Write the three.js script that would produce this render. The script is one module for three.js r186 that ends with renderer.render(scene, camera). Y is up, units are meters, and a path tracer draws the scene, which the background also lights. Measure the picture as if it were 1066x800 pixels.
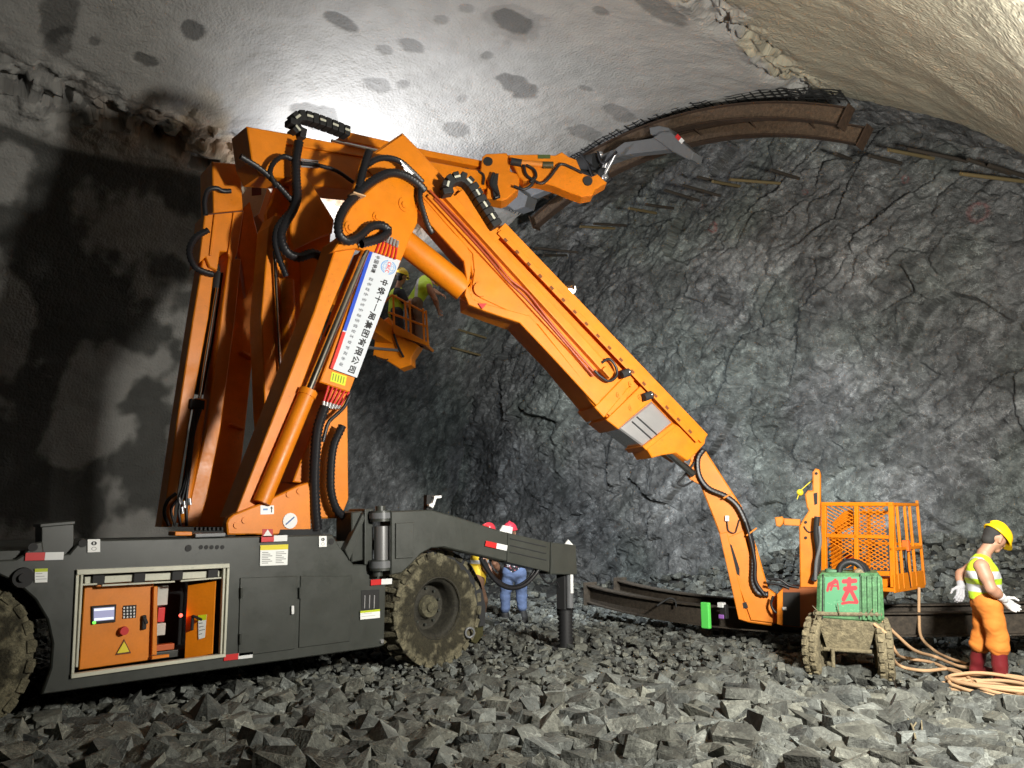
import * as THREE from 'three';
import { mergeGeometries, mergeVertices, toCreasedNormals } from 'three/addons/utils/BufferGeometryUtils.js';
import { RoundedBoxGeometry } from 'three/addons/geometries/RoundedBoxGeometry.js';
import { ConvexGeometry } from 'three/addons/geometries/ConvexGeometry.js';
import { MarchingCubes } from 'three/addons/objects/MarchingCubes.js';
import { ImprovedNoise } from 'three/addons/math/ImprovedNoise.js';
import { RectAreaLightUniformsLib } from 'three/addons/lights/RectAreaLightUniformsLib.js';

// ---------------------------------------------------------------- camera, light, exposure
// World: the tunnel runs along -Z towards the rock face, X to the right, Y up, metres.
const scene = new THREE.Scene();
const YAW = THREE.MathUtils.degToRad(46), PITCH = THREE.MathUtils.degToRad(9.75), F = 785;
const EYE = new THREE.Vector3(0, 1.6, 0);
const camera = new THREE.PerspectiveCamera(2 * Math.atan(400 / F) * 180 / Math.PI, 4 / 3, 0.1, 200);
camera.position.copy(EYE);
camera.rotation.order = 'YXZ';
camera.rotation.set(PITCH, YAW, 0);
camera.updateMatrixWorld(true);
scene.background = new THREE.Color(0x020203);
const renderer = new THREE.WebGLRenderer({ antialias: true });
renderer.toneMapping = THREE.LinearToneMapping;
renderer.toneMappingExposure = 1.0;
renderer.shadowMap.enabled = true;
RectAreaLightUniformsLib.init();
// strengths of the lamps of the place; each lamp is built further down with its fitting
const LIGHT = { mast: 1220, deck: 145, boom: 150, vault: 16 };

// ---------------------------------------------------------------- helpers
let seed = 12345;
const rnd = () => { seed = (seed * 1664525 + 1013904223) >>> 0; return seed / 4294967296; };
const rr = (a, b) => a + (b - a) * rnd();
const V = (x, y, z) => new THREE.Vector3(x, y, z);
const C = (r, g, b) => new THREE.Color().setRGB(r, g, b);
const clamp = (x, a = 0, b = 1) => Math.min(b, Math.max(a, x));
const ss = (a, b, x) => { const t = clamp((x - a) / (b - a)); return t * t * (3 - 2 * t); };
const lerp = (a, b, t) => a + (b - a) * t;
const IN = new ImprovedNoise();
const n3 = (x, y, z) => IN.noise(x + 57.31, y + 91.77, z + 13.13);
const fbm = (x, y, z, o = 4) => { let s = 0, a = 1, t = 0; for (let i = 0; i < o; i++) { s += a * n3(x, y, z); t += a; x *= 2.03; y *= 2.03; z *= 2.03; a *= 0.5; } return s / t; };
const ridge = (x, y, z, o = 4) => { let s = 0, a = 1, t = 0; for (let i = 0; i < o; i++) { s += a * (1 - 2 * Math.abs(n3(x, y, z))); t += a; x *= 2.1; y *= 2.1; z *= 2.1; a *= 0.5; } return s / t; };
const hsh = (i, j, k) => { let h = (i * 374761393 + j * 668265263 + k * 2147483647) | 0; h = Math.imul(h ^ (h >>> 13), 1274126177); h ^= h >>> 16; return (h >>> 0) / 4294967296; };
// broken facets: every cell is a little plane of its own, [height, distance to the border, cell tone]
function facet(x, y, k) {
  const ix = Math.floor(x), iy = Math.floor(y); let d1 = 9, d2 = 9, bx = 0, by = 0, bi = 0, bj = 0;
  for (let i = ix - 1; i <= ix + 1; i++) for (let j = iy - 1; j <= iy + 1; j++) {
    const px = i + 0.1 + 0.8 * hsh(i, j, k), py = j + 0.1 + 0.8 * hsh(i, j, k + 7), d = (px - x) ** 2 + (py - y) ** 2;
    if (d < d1) { d2 = d1; d1 = d; bx = x - px; by = y - py; bi = i; bj = j; } else if (d < d2) d2 = d;
  }
  const gx = hsh(bi, bj, k + 11) - 0.5, gy = hsh(bi, bj, k + 13) - 0.5, o = hsh(bi, bj, k + 17) - 0.5;
  return [o + 1.6 * (gx * bx + gy * by), Math.sqrt(d2) - Math.sqrt(d1), hsh(bi, bj, k + 19)];
}
// sight lines of the photograph: a photo pixel meets a real plane of the place
const FW = V(-Math.sin(YAW), 0, -Math.cos(YAW)), RT = V(Math.cos(YAW), 0, -Math.sin(YAW)), cp = Math.cos(PITCH), sp = Math.sin(PITCH);
const ray = (px, py) => { const a = px - 533, b = 400 - py, y = b * cp + F * sp, z = F * cp - b * sp; return RT.clone().multiplyScalar(a / z).addScaledVector(FW, 1).add(V(0, y / z, 0)); };
const atDepth = (px, py, z) => EYE.clone().addScaledVector(ray(px, py), z);
const atY = (px, py, y) => { const d = ray(px, py); return EYE.clone().addScaledVector(d, (y - EYE.y) / d.y); };
const atZ = (px, py, D) => { const d = ray(px, py); return EYE.clone().addScaledVector(d, -D / d.z); };
const pixelOf = (p) => { const q = p.clone().sub(EYE), z = q.dot(FW), x = q.dot(RT), y = q.y; const zc = z * cp + y * sp, yc = y * cp - z * sp; return [533 + F * x / zc, 400 - F * yc / zc, zc]; };
// an upright plane; n is level and points to the viewer's side. pt() meets it, shape() cuts a plate of real thickness from it
class Plane {
  constructor(p, nx, nz) { this.p = p; const l = Math.hypot(nx, nz); this.n = V(nx / l, 0, nz / l); this.u = V(this.n.z, 0, -this.n.x); this.v = V(0, 1, 0); }
  pt(px, py, off = 0) { const d = ray(px, py), q = this.p.clone().addScaledVector(this.n, off); return EYE.clone().addScaledVector(d, q.sub(EYE).dot(this.n) / d.dot(this.n)); }
  uv(px, py, off = 0) { const q = this.pt(px, py, off).sub(this.p); return new THREE.Vector2(q.dot(this.u), q.y); }
  matrix(off = 0) { const m = new THREE.Matrix4().makeBasis(this.u, this.v, this.n); return m.setPosition(this.p.clone().addScaledVector(this.n, off)); }
  shape(pts, thick, off = 0, bev = 0.008, holes = []) {
    const s = new THREE.Shape(pts.map(([x, y]) => this.uv(x, y, off)));
    for (const h of holes) s.holes.push(new THREE.Path(h.map(([x, y]) => this.uv(x, y, off))));
    const g = new THREE.ExtrudeGeometry(s, { depth: Math.max(0.001, thick - 2 * bev), bevelEnabled: bev > 0, bevelSize: bev, bevelThickness: bev, bevelOffset: -bev, bevelSegments: 1, curveSegments: 8 });
    g.translate(0, 0, -(thick - bev)); g.applyMatrix4(this.matrix(off)); return g;
  }
  beam(a, b, width, thick, off = 0, bev = 0.008) {
    const A = this.pt(a[0], a[1], off).addScaledVector(this.n, -thick / 2), B = this.pt(b[0], b[1], off).addScaledVector(this.n, -thick / 2);
    return bar(A, B, width, thick, this.n, bev);
  }
  disc(x, y, o0, o1, r, r2 = r, seg = 16) { const b = this.pt(x, y, o1); return rod(b.clone().addScaledVector(this.n, o0 - o1), b, r, r2, seg); }
  tube(pts, r, off = 0, seg = 40) { return hose(pts.map(([x, y, o = off]) => this.pt(x, y, o)), r, seg); }
  rod(a, b, r, off = 0, r2 = r) { return rod(this.pt(a[0], a[1], off), this.pt(b[0], b[1], off), r, r2); }
}
function basisBar(A, B, side) { const y = B.clone().sub(A).normalize(), z = side.clone().addScaledVector(y, -side.dot(y)).normalize(), x = y.clone().cross(z); return new THREE.Matrix4().makeBasis(x, y, z); }
function bar(A, B, w, t, side = V(0, 0, 1), bev = 0.006) {   // square bar from A to B; t is measured along side
  const L = A.distanceTo(B), g = new RoundedBoxGeometry(w, L, t, 1, Math.min(bev, w / 3, t / 3)).toNonIndexed();
  g.applyMatrix4(basisBar(A, B, Math.abs(side.clone().normalize().dot(B.clone().sub(A).normalize())) > 0.98 ? V(1, 0, 0.01) : side).setPosition(A.clone().add(B).multiplyScalar(0.5))); return g;
}
function rod(A, B, r, r2 = r, seg = 16) {
  const L = A.distanceTo(B), g = new THREE.CylinderGeometry(r2, r, L, seg);
  g.applyMatrix4(new THREE.Matrix4().compose(A.clone().add(B).multiplyScalar(0.5), new THREE.Quaternion().setFromUnitVectors(V(0, 1, 0), B.clone().sub(A).normalize()), V(1, 1, 1))); return g;
}
const hose = (pts, r, seg = 40, rs = 8) => new THREE.TubeGeometry(new THREE.CatmullRomCurve3(pts, false, 'centripetal'), seg, r, rs, false);
const ribbed = (pts, r, n = 60) => { // corrugated hose
  const c = new THREE.CatmullRomCurve3(pts, false, 'centripetal'), L = c.getLength(), seg = Math.min(260, Math.round(L / 0.02)), g = new THREE.TubeGeometry(c, seg, r, 8, false), p = g.attributes.position, ctr = V(0, 0, 0);
  for (let i = 0; i <= seg; i++) { c.getPointAt(i / seg, ctr); const k = i % 2 ? 0.86 : 1.06; for (let j = 0; j <= 8; j++) { const q = i * 9 + j; p.setXYZ(q, ctr.x + (p.getX(q) - ctr.x) * k, ctr.y + (p.getY(q) - ctr.y) * k, ctr.z + (p.getZ(q) - ctr.z) * k); } }
  g.computeVertexNormals(); return g;
};
const ball = (c, r, a = 14, b = 10) => { const g = new THREE.SphereGeometry(r, a, b); g.translate(c.x, c.y, c.z); return g; };
const box = (x, y, z, w, h, d, bev = 0.006) => { const g = new RoundedBoxGeometry(w, h, d, 1, Math.min(bev, w / 3, h / 3, d / 3)).toNonIndexed(); g.translate(x, y, z); return g; };
function flat(g) { const q = g.index ? g.toNonIndexed() : g; for (const k of Object.keys(q.attributes)) if (!['position', 'normal', 'uv', 'color'].includes(k)) q.deleteAttribute(k); return q; }
const join = (...gs) => { const a = gs.flat().map(flat); const col = a.every((g) => g.attributes.color); for (const g of a) { if (!col) g.deleteAttribute('color'); g.morphAttributes = {}; } return mergeGeometries(a.map((g) => { if (!g.attributes.uv) g.setAttribute('uv', new THREE.BufferAttribute(new Float32Array(g.attributes.position.count * 2), 2)); return g; })); };
function metreUV(g) { // surface coordinates in metres, by the way each face points
  g = flat(g); const p = g.attributes.position, n = g.attributes.normal, uv = new Float32Array(p.count * 2);
  for (let i = 0; i < p.count; i += 3) {
    const ax = Math.abs(n.getX(i) + n.getX(i + 1) + n.getX(i + 2)), ay = Math.abs(n.getY(i) + n.getY(i + 1) + n.getY(i + 2)), az = Math.abs(n.getZ(i) + n.getZ(i + 1) + n.getZ(i + 2));
    for (let k = i; k < i + 3; k++) { const x = p.getX(k), y = p.getY(k), z = p.getZ(k); if (ay >= ax && ay >= az) { uv[2 * k] = x; uv[2 * k + 1] = z; } else if (ax >= az) { uv[2 * k] = z; uv[2 * k + 1] = y; } else { uv[2 * k] = x; uv[2 * k + 1] = y; } }
  }
  g.setAttribute('uv', new THREE.BufferAttribute(uv, 2)); return g;
}
const taken = {};
const numbered = (n) => { const k = (taken[n] = (taken[n] ?? -1) + 1); return k ? n + '_' + String(k).padStart(3, '0') : n; };
function tag(o, label, category, group, kind) { if (label) o.userData.label = label; if (category) o.userData.category = category; if (group) o.userData.group = group; if (kind) o.userData.kind = kind; return o; }
function thing(name, label, category, pos = V(0, 0, 0), group) { const g = new THREE.Group(); g.name = numbered(name); g.position.copy(pos); scene.add(g); return tag(g, label, category, group); }
function originOf(o) { const v = V(0, 0, 0); for (let q = o; q && q !== scene; q = q.parent) v.add(q.position); return v; }
function part(parent, name, geo, mat, o = {}) { // geometry given in world coordinates
  let g = Array.isArray(geo) ? join(geo) : geo; if (!o.keepUV) g = metreUV(g);
  const at = originOf(parent), m = new THREE.Mesh(g, mat); g.translate(-at.x, -at.y, -at.z);
  m.name = name; m.castShadow = m.receiveShadow = true; if (o.label) m.userData.label = o.label; if (o.kind) m.userData.kind = o.kind; parent.add(m); return m;
}
function solo(name, geo, mat, label, category, group, o = {}) { // a thing that is one mesh, its origin at its base
  let g = Array.isArray(geo) ? join(geo) : geo; if (!o.keepUV) g = metreUV(g);
  g.computeBoundingBox(); const b = g.boundingBox, c = V((b.min.x + b.max.x) / 2, b.min.y, (b.min.z + b.max.z) / 2); g.translate(-c.x, -c.y, -c.z);
  const m = new THREE.Mesh(g, mat); m.name = numbered(name); m.position.copy(c); m.castShadow = m.receiveShadow = true; scene.add(m); return tag(m, label, category, group, o.kind);
}

// ---------------------------------------------------------------- textures and materials
function tex(w, h, fn, srgb, rx = 1, ry = rx) {
  const d = new Uint8Array(w * h * 4);
  for (let j = 0; j < h; j++) for (let i = 0; i < w; i++) { const c = fn(i / w, j / h), q = (j * w + i) * 4; if (typeof c === 'number') { d[q] = d[q + 1] = d[q + 2] = clamp(c) * 255; } else { d[q] = clamp(c[0]) * 255; d[q + 1] = clamp(c[1]) * 255; d[q + 2] = clamp(c[2]) * 255; } d[q + 3] = 255; }
  const t = new THREE.DataTexture(d, w, h); t.wrapS = t.wrapT = THREE.RepeatWrapping; t.magFilter = THREE.LinearFilter; t.minFilter = THREE.LinearMipmapLinearFilter; t.generateMipmaps = true; if (srgb) t.colorSpace = THREE.SRGBColorSpace; t.repeat.set(rx, ry); t.needsUpdate = true; return t;
}
// periodic noise on the unit square (a torus in noise space keeps the tile seamless)
const per = (u, v, f, k = 0) => { const a = u * f, b = v * f, n = (x, y) => n3(x + k * 17.3, y + k * 9.1, k * 3.7); const su = u, sv = v; return lerp(lerp(n(a, b), n(a - f, b), su), lerp(n(a, b - f), n(a - f, b - f), su), sv); };
const shotBump = tex(1024, 1024, (u, v) => { const lumps = per(u, v, 70, 1) * 0.9 + per(u, v, 34, 2) * 0.55 + per(u, v, 150, 3) * 0.4; return 0.5 + 0.42 * lumps; }, false, 1 / 3);
const rockBump = tex(1024, 1024, (u, v) => { const r = (1 - 2 * Math.abs(per(u, v, 12, 4))) * 0.5 + (1 - 2 * Math.abs(per(u, v, 31, 5))) * 0.35 + per(u, v, 80, 6) * 0.3 + per(u, v, 190, 7) * 0.22; return 0.35 + 0.4 * r; }, false, 1 / 1.6);
const rockTone = tex(1024, 1024, (u, v) => { const m = per(u, v, 9, 8) * 0.5 + per(u, v, 26, 9) * 0.4 + per(u, v, 75, 10) * 0.35 + per(u, v, 200, 11) * 0.3, vein = Math.max(0, 1 - Math.abs(per(u, v, 14, 12) + 0.25 * per(u, v, 50, 13)) * 26) * 0.22 * (per(u, v, 7, 14) > 0 ? 1 : 0); const t = 0.74 + 0.55 * m + 1.5 * vein; return [t, t, t]; }, true, 1 / 1.6);
const grime = tex(512, 512, (u, v) => { const m = per(u, v, 6, 15) * 0.5 + per(u, v, 19, 16) * 0.3 + per(u, v, 70, 17) * 0.25, spot = per(u, v, 44, 18) > 0.46 ? -0.06 : 0; const t = 0.92 + 0.14 * m + spot; return [t, t * 0.99, t * 0.96]; }, true, 1 / 1.3);
const roughN = tex(512, 512, (u, v) => { const m = per(u, v, 8, 19) * 0.5 + per(u, v, 30, 20) * 0.4; const t = 0.72 + 0.35 * m; return [t, t, t]; }, false, 1 / 1.1);
const mudTone = tex(512, 512, (u, v) => { const m = per(u, v, 8, 21) * 0.5 + per(u, v, 25, 22) * 0.5 + per(u, v, 90, 23) * 0.4; const t = 0.72 + 0.42 * m; return [t, t * 0.98, t * 0.9]; }, true, 1 / 0.5);
const mudBump = tex(512, 512, (u, v) => 0.5 + 0.4 * (per(u, v, 14, 24) + 0.7 * per(u, v, 40, 25) + 0.5 * per(u, v, 110, 26)), false, 1 / 0.5);
const std = (c, roughness, metalness = 0, o = {}) => new THREE.MeshStandardMaterial({ color: c, roughness, metalness, ...o });
const painted = (c, rough = 0.5, o = {}) => std(c, rough, 0, { map: grime, roughnessMap: roughN, ...o });
const M = {
  orange: painted(C(0.84, 0.25, 0.005), 0.62),
  orangeDusty: painted(C(0.80, 0.27, 0.03), 0.85),
  grey: painted(C(0.052, 0.058, 0.054), 0.55),
  greyLight: painted(C(0.16, 0.17, 0.19), 0.5),
  steel: std(C(0.6, 0.6, 0.61), 0.32, 0.7, { roughnessMap: roughN }),
  chrome: std(C(0.75, 0.75, 0.76), 0.14, 1),
  rubber: std(C(0.014, 0.014, 0.015), 0.55),
  hose: std(C(0.012, 0.012, 0.014), 0.42),
  black: std(C(0.012, 0.012, 0.012), 0.7),
  dark: std(C(0.02, 0.021, 0.022), 0.85),
  white: painted(C(0.62, 0.63, 0.60), 0.5),
  cream: painted(C(0.66, 0.67, 0.58), 0.5),
  red: std(C(0.55, 0.02, 0.02), 0.4),
  reflWhite: std(C(0.72, 0.73, 0.72), 0.35),
  yellow: std(C(0.75, 0.62, 0.03), 0.45),
  lime: std(C(0.52, 0.72, 0.04), 0.5),
  ribGrey: std(C(0.1, 0.082, 0.07), 0.75, 0.2, { map: mudTone, bumpMap: mudBump, bumpScale: 0.0015 }),
  rust: std(C(0.105, 0.062, 0.042), 0.8, 0.15, { map: mudTone, bumpMap: mudBump, bumpScale: 0.0015 }),
  rustLight: std(C(0.19, 0.13, 0.095), 0.82, 0.1, { map: mudTone, bumpMap: mudBump, bumpScale: 0.0015 }),
  mud: std(C(0.40, 0.355, 0.26), 0.95, 0, { map: mudTone, bumpMap: mudBump, bumpScale: 0.012 }),
  mudTyre: std(C(0.165, 0.16, 0.12), 0.95, 0, { map: mudTone, bumpMap: mudBump, bumpScale: 0.008 }),
  rope: std(C(0.52, 0.33, 0.18), 0.8),
  skin: std(C(0.37, 0.195, 0.125), 0.55),
};
// print drawn on a canvas, for plates and stickers
function print(w, h, draw) { const c = document.createElement('canvas'); c.width = w; c.height = h; draw(c.getContext('2d'), w, h); const t = new THREE.CanvasTexture(c); t.colorSpace = THREE.SRGBColorSpace; t.anisotropy = 8; return std(0xffffff, 0.5, 0, { map: t }); }
// a thin printed plate whose four photo corners lie on a plane: top left, top right, bottom right, bottom left
function decal(parent, name, plane, q, off, mat, label) {
  const [a, b, c, d] = q.map(([x, y]) => plane.pt(x, y, off)), n = plane.n.clone().multiplyScalar(-0.004);
  const P = [a, b, c, d, ...[a, b, c, d].map((p) => p.clone().add(n))], g = new THREE.BufferGeometry(), pos = [], uv = [];
  const tri = (i, j, k, U) => { for (const [m, s] of [[i, 0], [j, 1], [k, 2]]) { pos.push(P[m].x, P[m].y, P[m].z); uv.push(...U[s]); } };
  tri(0, 3, 2, [[0, 1], [0, 0], [1, 0]]); tri(0, 2, 1, [[0, 1], [1, 0], [1, 1]]);
  for (const [i, j] of [[0, 1], [1, 2], [2, 3], [3, 0]]) { const E = [[0.01, 0.01], [0.01, 0.01], [0.01, 0.01]]; tri(i, j, j + 4, E); tri(i, j + 4, i + 4, E); }
  g.setAttribute('position', new THREE.Float32BufferAttribute(pos, 3)); g.setAttribute('uv', new THREE.Float32BufferAttribute(uv, 2)); g.computeVertexNormals();
  return part(parent, name, g, mat, { keepUV: true, label });
}

// ---------------------------------------------------------------- tunnel: vault, crown, rock face, floor
const XC = -8.13, YC = 0.73, RAD = 8.28, ARCH_D = 11.35, FACE_D = 13.35;
const ring = (phi) => RAD + 1.8 * ss(0.46, 0.06, phi);       // wider at the right foot
const vaultPt = (phi, D, dr = 0) => V(XC + (ring(phi) + dr) * Math.cos(phi), YC + (ring(phi) + dr) * Math.sin(phi), -D);
const onVault = (px, py) => { const d = ray(px, py); const a = d.x * d.x + d.y * d.y, b = 2 * (d.x * (EYE.x - XC) + d.y * (EYE.y - YC)), c = (EYE.x - XC) ** 2 + (EYE.y - YC) ** 2 - RAD * RAD, t = (-b + Math.sqrt(b * b - 4 * a * c)) / (2 * a), p = EYE.clone().addScaledVector(d, t); return [Math.atan2(p.y - YC, p.x - XC), -p.z]; };
// damp spots on the sprayed concrete: photo place, size in metres, depth of tone, stretch
const damp = [[200, 33, 0.17, 0.9, 1], [152, 62, 0.14, 0.9, 1.7], [98, 44, 0.07, 0.7, 1], [355, 22, 0.2, 0.75, 2.2], [428, 47, 0.2, 0.6, 2], [400, 52, 0.12, 0.5, 1.4], [393, 88, 0.2, 0.55, 1.4], [420, 87, 0.12, 0.45, 1], [535, 22, 0.3, 0.75, 1.2], [535, 22, 0.5, 0.3, 1], [540, 91, 0.36, 0.75, 1.9], [476, 136, 0.22, 0.5, 1.3], [507, 58, 0.1, 0.5, 1], [626, 9, 0.13, 0.6, 1.5], [645, 118, 0.3, 0.5, 1.7], [610, 140, 0.3, 0.5, 2], [610, 92, 0.12, 0.5, 2.2], [685, 6, 0.35, 0.6, 2.4], [62, 15, 0.34, 0.8, 0.5], [60, 45, 0.22, 0.7, 0.5], [330, 122, 0.38, 0.7, 1.6], [460, 20, 0.12, 0.4, 1], [485, 8, 0.12, 0.4, 1], [720, 12, 0.2, 0.45, 2], [482, 104, 0.12, 0.3, 1]].map(([x, y, s, t, k]) => [...onVault(x, y), s, t, k]);
const HOLE_PHI = 2.152;                                                  // line of connector pockets on the left haunch
const holes = [[16, 91], [60, 108], [116, 130], [160, 149], [178, 155], [212, 170]].map(([x, y]) => onVault(x, y));
{
  const build = (p0, p1, np, D0, D1, nd, fine) => {
    const pos = new Float32Array((np + 1) * (nd + 1) * 3), col = new Float32Array(pos.length), uv = new Float32Array((np + 1) * (nd + 1) * 2), idx = [];
    for (let i = 0; i <= np; i++) for (let j = 0; j <= nd; j++) {
      const q = i * (nd + 1) + j, phi = lerp(p0, p1, i / np); let D = lerp(D0, D1, j / nd);
      const s = phi * RAD;
      if (fine) { const edge = 0.22 * fbm(s * 0.9, 3.3, 1, 3) + 0.09 * fbm(s * 4, 1.1, 9, 2) - 0.75 * ss(0.75, 0.45, phi); D += edge * ss(9.5, 11.4, D); D = Math.min(D, 11.9 - 2.5 * ss(2.12, 2.34, phi) + edge * 1.6); }
      // distance below the pocket line and the broken brown strip along it
      const below = (phi - HOLE_PHI) * RAD, wob = 0.35 * fbm(D * 0.7, s * 0.7, 4, 3), band = Math.exp(-(((below + 0.32 + wob) / 0.42) ** 2)) * ss(-0.5, 1, D);
      let dr = 0.10 * fbm(s * 0.35, D * 0.35, 2, 2) + 0.05 * fbm(s * 1.1, D * 1.1, 5, 3);
      let tone = 0.31 + 0.08 * fbm(s * 0.5, D * 0.5, 7, 4) + 0.05 * fbm(s * 3, D * 3, 8, 2), r = 1, g = 0.985, b = 0.925;
      if (fine) {
        dr += 0.012 * fbm(s * 7, D * 7, 3, 2);
        // long trowel-like sag lines of the spray
        dr += 0.008 * n3(s * 2.2, D * 1.4, 11);
        const fc = facet(s * 3.1 + wob, D * 2.6, 3), fc2 = facet(s * 7.5, D * 6.5 + wob, 5);
        dr += band * (0.16 + 0.28 * fc[0] + 0.1 * fc2[0]);
        // far right crown: an uncovered strip of slabby rock
        const strip = Math.exp(-(((s - 9.5 + 0.4 * fbm(D * 1.6, s, 2, 2)) / 0.3) ** 2)) * ss(6.8, 7.6, D);
        dr += strip * (0.1 + 0.22 * fc[0] + 0.1 * fc2[0]);
        for (const [hp, hd] of holes) { const a = Math.abs(s - hp * RAD), d = Math.abs(D - hd); if (a < 0.13 && d < 0.19) dr += 0.3; }
        const brown = clamp(band * 1.3) * clamp(0.5 + 1.6 * fbm(s * 2.2, D * 2.2, 6, 3));
        tone = lerp(tone, 0.27 * (0.6 + 0.8 * fc2[2]), clamp(band * 1.2));
        tone = lerp(tone, 0.16 + 0.2 * fc2[2], clamp(strip * 1.2));
        r = lerp(r, 1.35, brown * ss(2.2, 4.6, D)); g = lerp(g, 0.9, brown * ss(2.2, 4.6, D)); b = lerp(b, 0.55, brown * ss(2.2, 4.6, D));
        // rust bleeding out of the strip
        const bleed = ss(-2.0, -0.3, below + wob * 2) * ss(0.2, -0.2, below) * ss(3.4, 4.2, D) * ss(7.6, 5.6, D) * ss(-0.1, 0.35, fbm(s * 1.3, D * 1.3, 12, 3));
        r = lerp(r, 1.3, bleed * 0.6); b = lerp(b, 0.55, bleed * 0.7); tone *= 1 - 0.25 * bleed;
        for (const [dp, dd, sz, dk, st] of damp) {
          const a = (s - dp * RAD) / sz * st ** 0.5, d = (D - dd) / sz / st ** 0.5, e = Math.hypot(a, d); if (e > 2) continue;
          const k = ss(1.08, 0.86, e + 0.55 * fbm(s * 3.2, D * 3.2, dp * 9, 3)); tone *= 1 - 0.72 * dk * k; dr += 0.012 * k;
        }
        // water stains of the left wall: large blotches with their own outline
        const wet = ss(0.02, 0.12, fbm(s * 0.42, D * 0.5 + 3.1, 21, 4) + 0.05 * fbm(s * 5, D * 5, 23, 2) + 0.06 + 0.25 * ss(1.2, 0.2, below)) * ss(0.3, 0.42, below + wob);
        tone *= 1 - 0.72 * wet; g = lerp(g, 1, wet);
        const lime = ss(0.36, 0.5, fbm(s * 1.4, D * 1.6, 31, 4)) * ss(-1.6, -0.1, below) * ss(1.2, 0, below); tone = lerp(tone, 0.46, 0.5 * lime);
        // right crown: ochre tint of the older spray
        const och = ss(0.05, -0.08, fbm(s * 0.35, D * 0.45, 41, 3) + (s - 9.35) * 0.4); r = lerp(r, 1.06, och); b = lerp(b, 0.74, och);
      }
      const p = vaultPt(phi, D, dr);
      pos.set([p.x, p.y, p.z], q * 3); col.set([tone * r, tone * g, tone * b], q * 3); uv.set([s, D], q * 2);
      if (i < np && j < nd) { const a = q, c = q + nd + 1; idx.push(a, c, a + 1, c, c + 1, a + 1); }
    }
    const G = new THREE.BufferGeometry(); G.setAttribute('position', new THREE.BufferAttribute(pos, 3)); G.setAttribute('color', new THREE.BufferAttribute(col, 3)); G.setAttribute('uv', new THREE.BufferAttribute(uv, 2)); G.setIndex(idx); G.computeVertexNormals(); return G;
  };
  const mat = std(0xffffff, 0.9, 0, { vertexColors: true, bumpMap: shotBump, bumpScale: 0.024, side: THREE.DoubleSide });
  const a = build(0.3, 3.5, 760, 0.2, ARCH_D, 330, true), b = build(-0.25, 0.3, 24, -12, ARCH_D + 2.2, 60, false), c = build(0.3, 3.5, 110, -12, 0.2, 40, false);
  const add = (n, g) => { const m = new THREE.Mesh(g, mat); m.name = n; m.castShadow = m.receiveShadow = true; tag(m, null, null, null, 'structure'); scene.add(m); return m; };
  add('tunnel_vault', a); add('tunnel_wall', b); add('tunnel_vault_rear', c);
}
const rockMat = std(0xffffff, 0.82, 0, { vertexColors: true, map: rockTone, bumpMap: rockBump, bumpScale: 0.045, side: THREE.DoubleSide });
const facePaint = [[737, 234, 0.11, 1], [1014, 217, 0.17, 0.55], [832, 196, 0.05, 1], [722, 210, 0.06, 0.5], [935, 180, 0.07, 0.8], [537, 338, 0.08, 0.6]].map(([x, y, r, k]) => { const p = atZ(x, y, FACE_D); return [p.x, p.y, r, k]; });
function rocky(x, y, big = 1) { // broken rock relief and tone
  const wx = x + 0.25 * fbm(x * 0.9, y * 0.9, 1, 3), wy = y + 0.25 * fbm(x * 0.9, y * 0.9, 9, 3);
  // beds dip to the lower left: stretched cells along that direction
  const a = wx * 0.78 + wy * 0.62, c = -wx * 0.62 + wy * 0.78;
  const f1 = facet(a * 0.5, c * 0.85, 1), f2 = facet(a * 1.5, c * 2.6, 2), f3 = facet(wx * 4.2, wy * 5.4, 3), f4 = facet(a * 9, c * 14, 4);
  const crack = Math.max(0, 1 - f2[1] * 14) * 0.55 + Math.max(0, 1 - f1[1] * 26) * 0.3;
  const h = big * (0.2 * f1[0] + 0.26 * fbm(x * 0.32, y * 0.32, 5, 3)) + 0.085 * f2[0] + 0.045 * f3[0] + 0.026 * f4[0] + 0.05 * ridge(a * 1.3, c * 4.2, 3, 5) - 0.03 * crack;
  let t = 0.2 + 0.1 * fbm(x * 0.7, y * 0.7, 15, 4) + 0.07 * (f2[2] - 0.5) + 0.06 * (f3[2] - 0.5) + 0.07 * (f4[2] - 0.5) + 0.07 * fbm(a * 5, c * 13, 4, 3);
  const vein = Math.max(0, 1 - Math.abs(fbm(a * 1.3, c * 3.4, 25, 4)) * 22) * ss(-0.05, 0.3, fbm(x * 0.8, y * 0.8, 35, 2)); t += 0.2 * vein;
  const dust = ss(0.08, 0.2, fbm(x * 0.55, y * 0.55 + 4, 45, 4) + 0.12 * fbm(x * 4, y * 4, 46, 3)); t = lerp(t, t * 1.5 + 0.02, dust);
  const green = ss(-0.1, 0.3, fbm(x * 0.4, y * 0.4, 55, 3));
  return [h, clamp(t, 0.03, 0.5), lerp(0.97, 0.9, green), 1.0, lerp(0.99, 0.92, green)];
}
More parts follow.
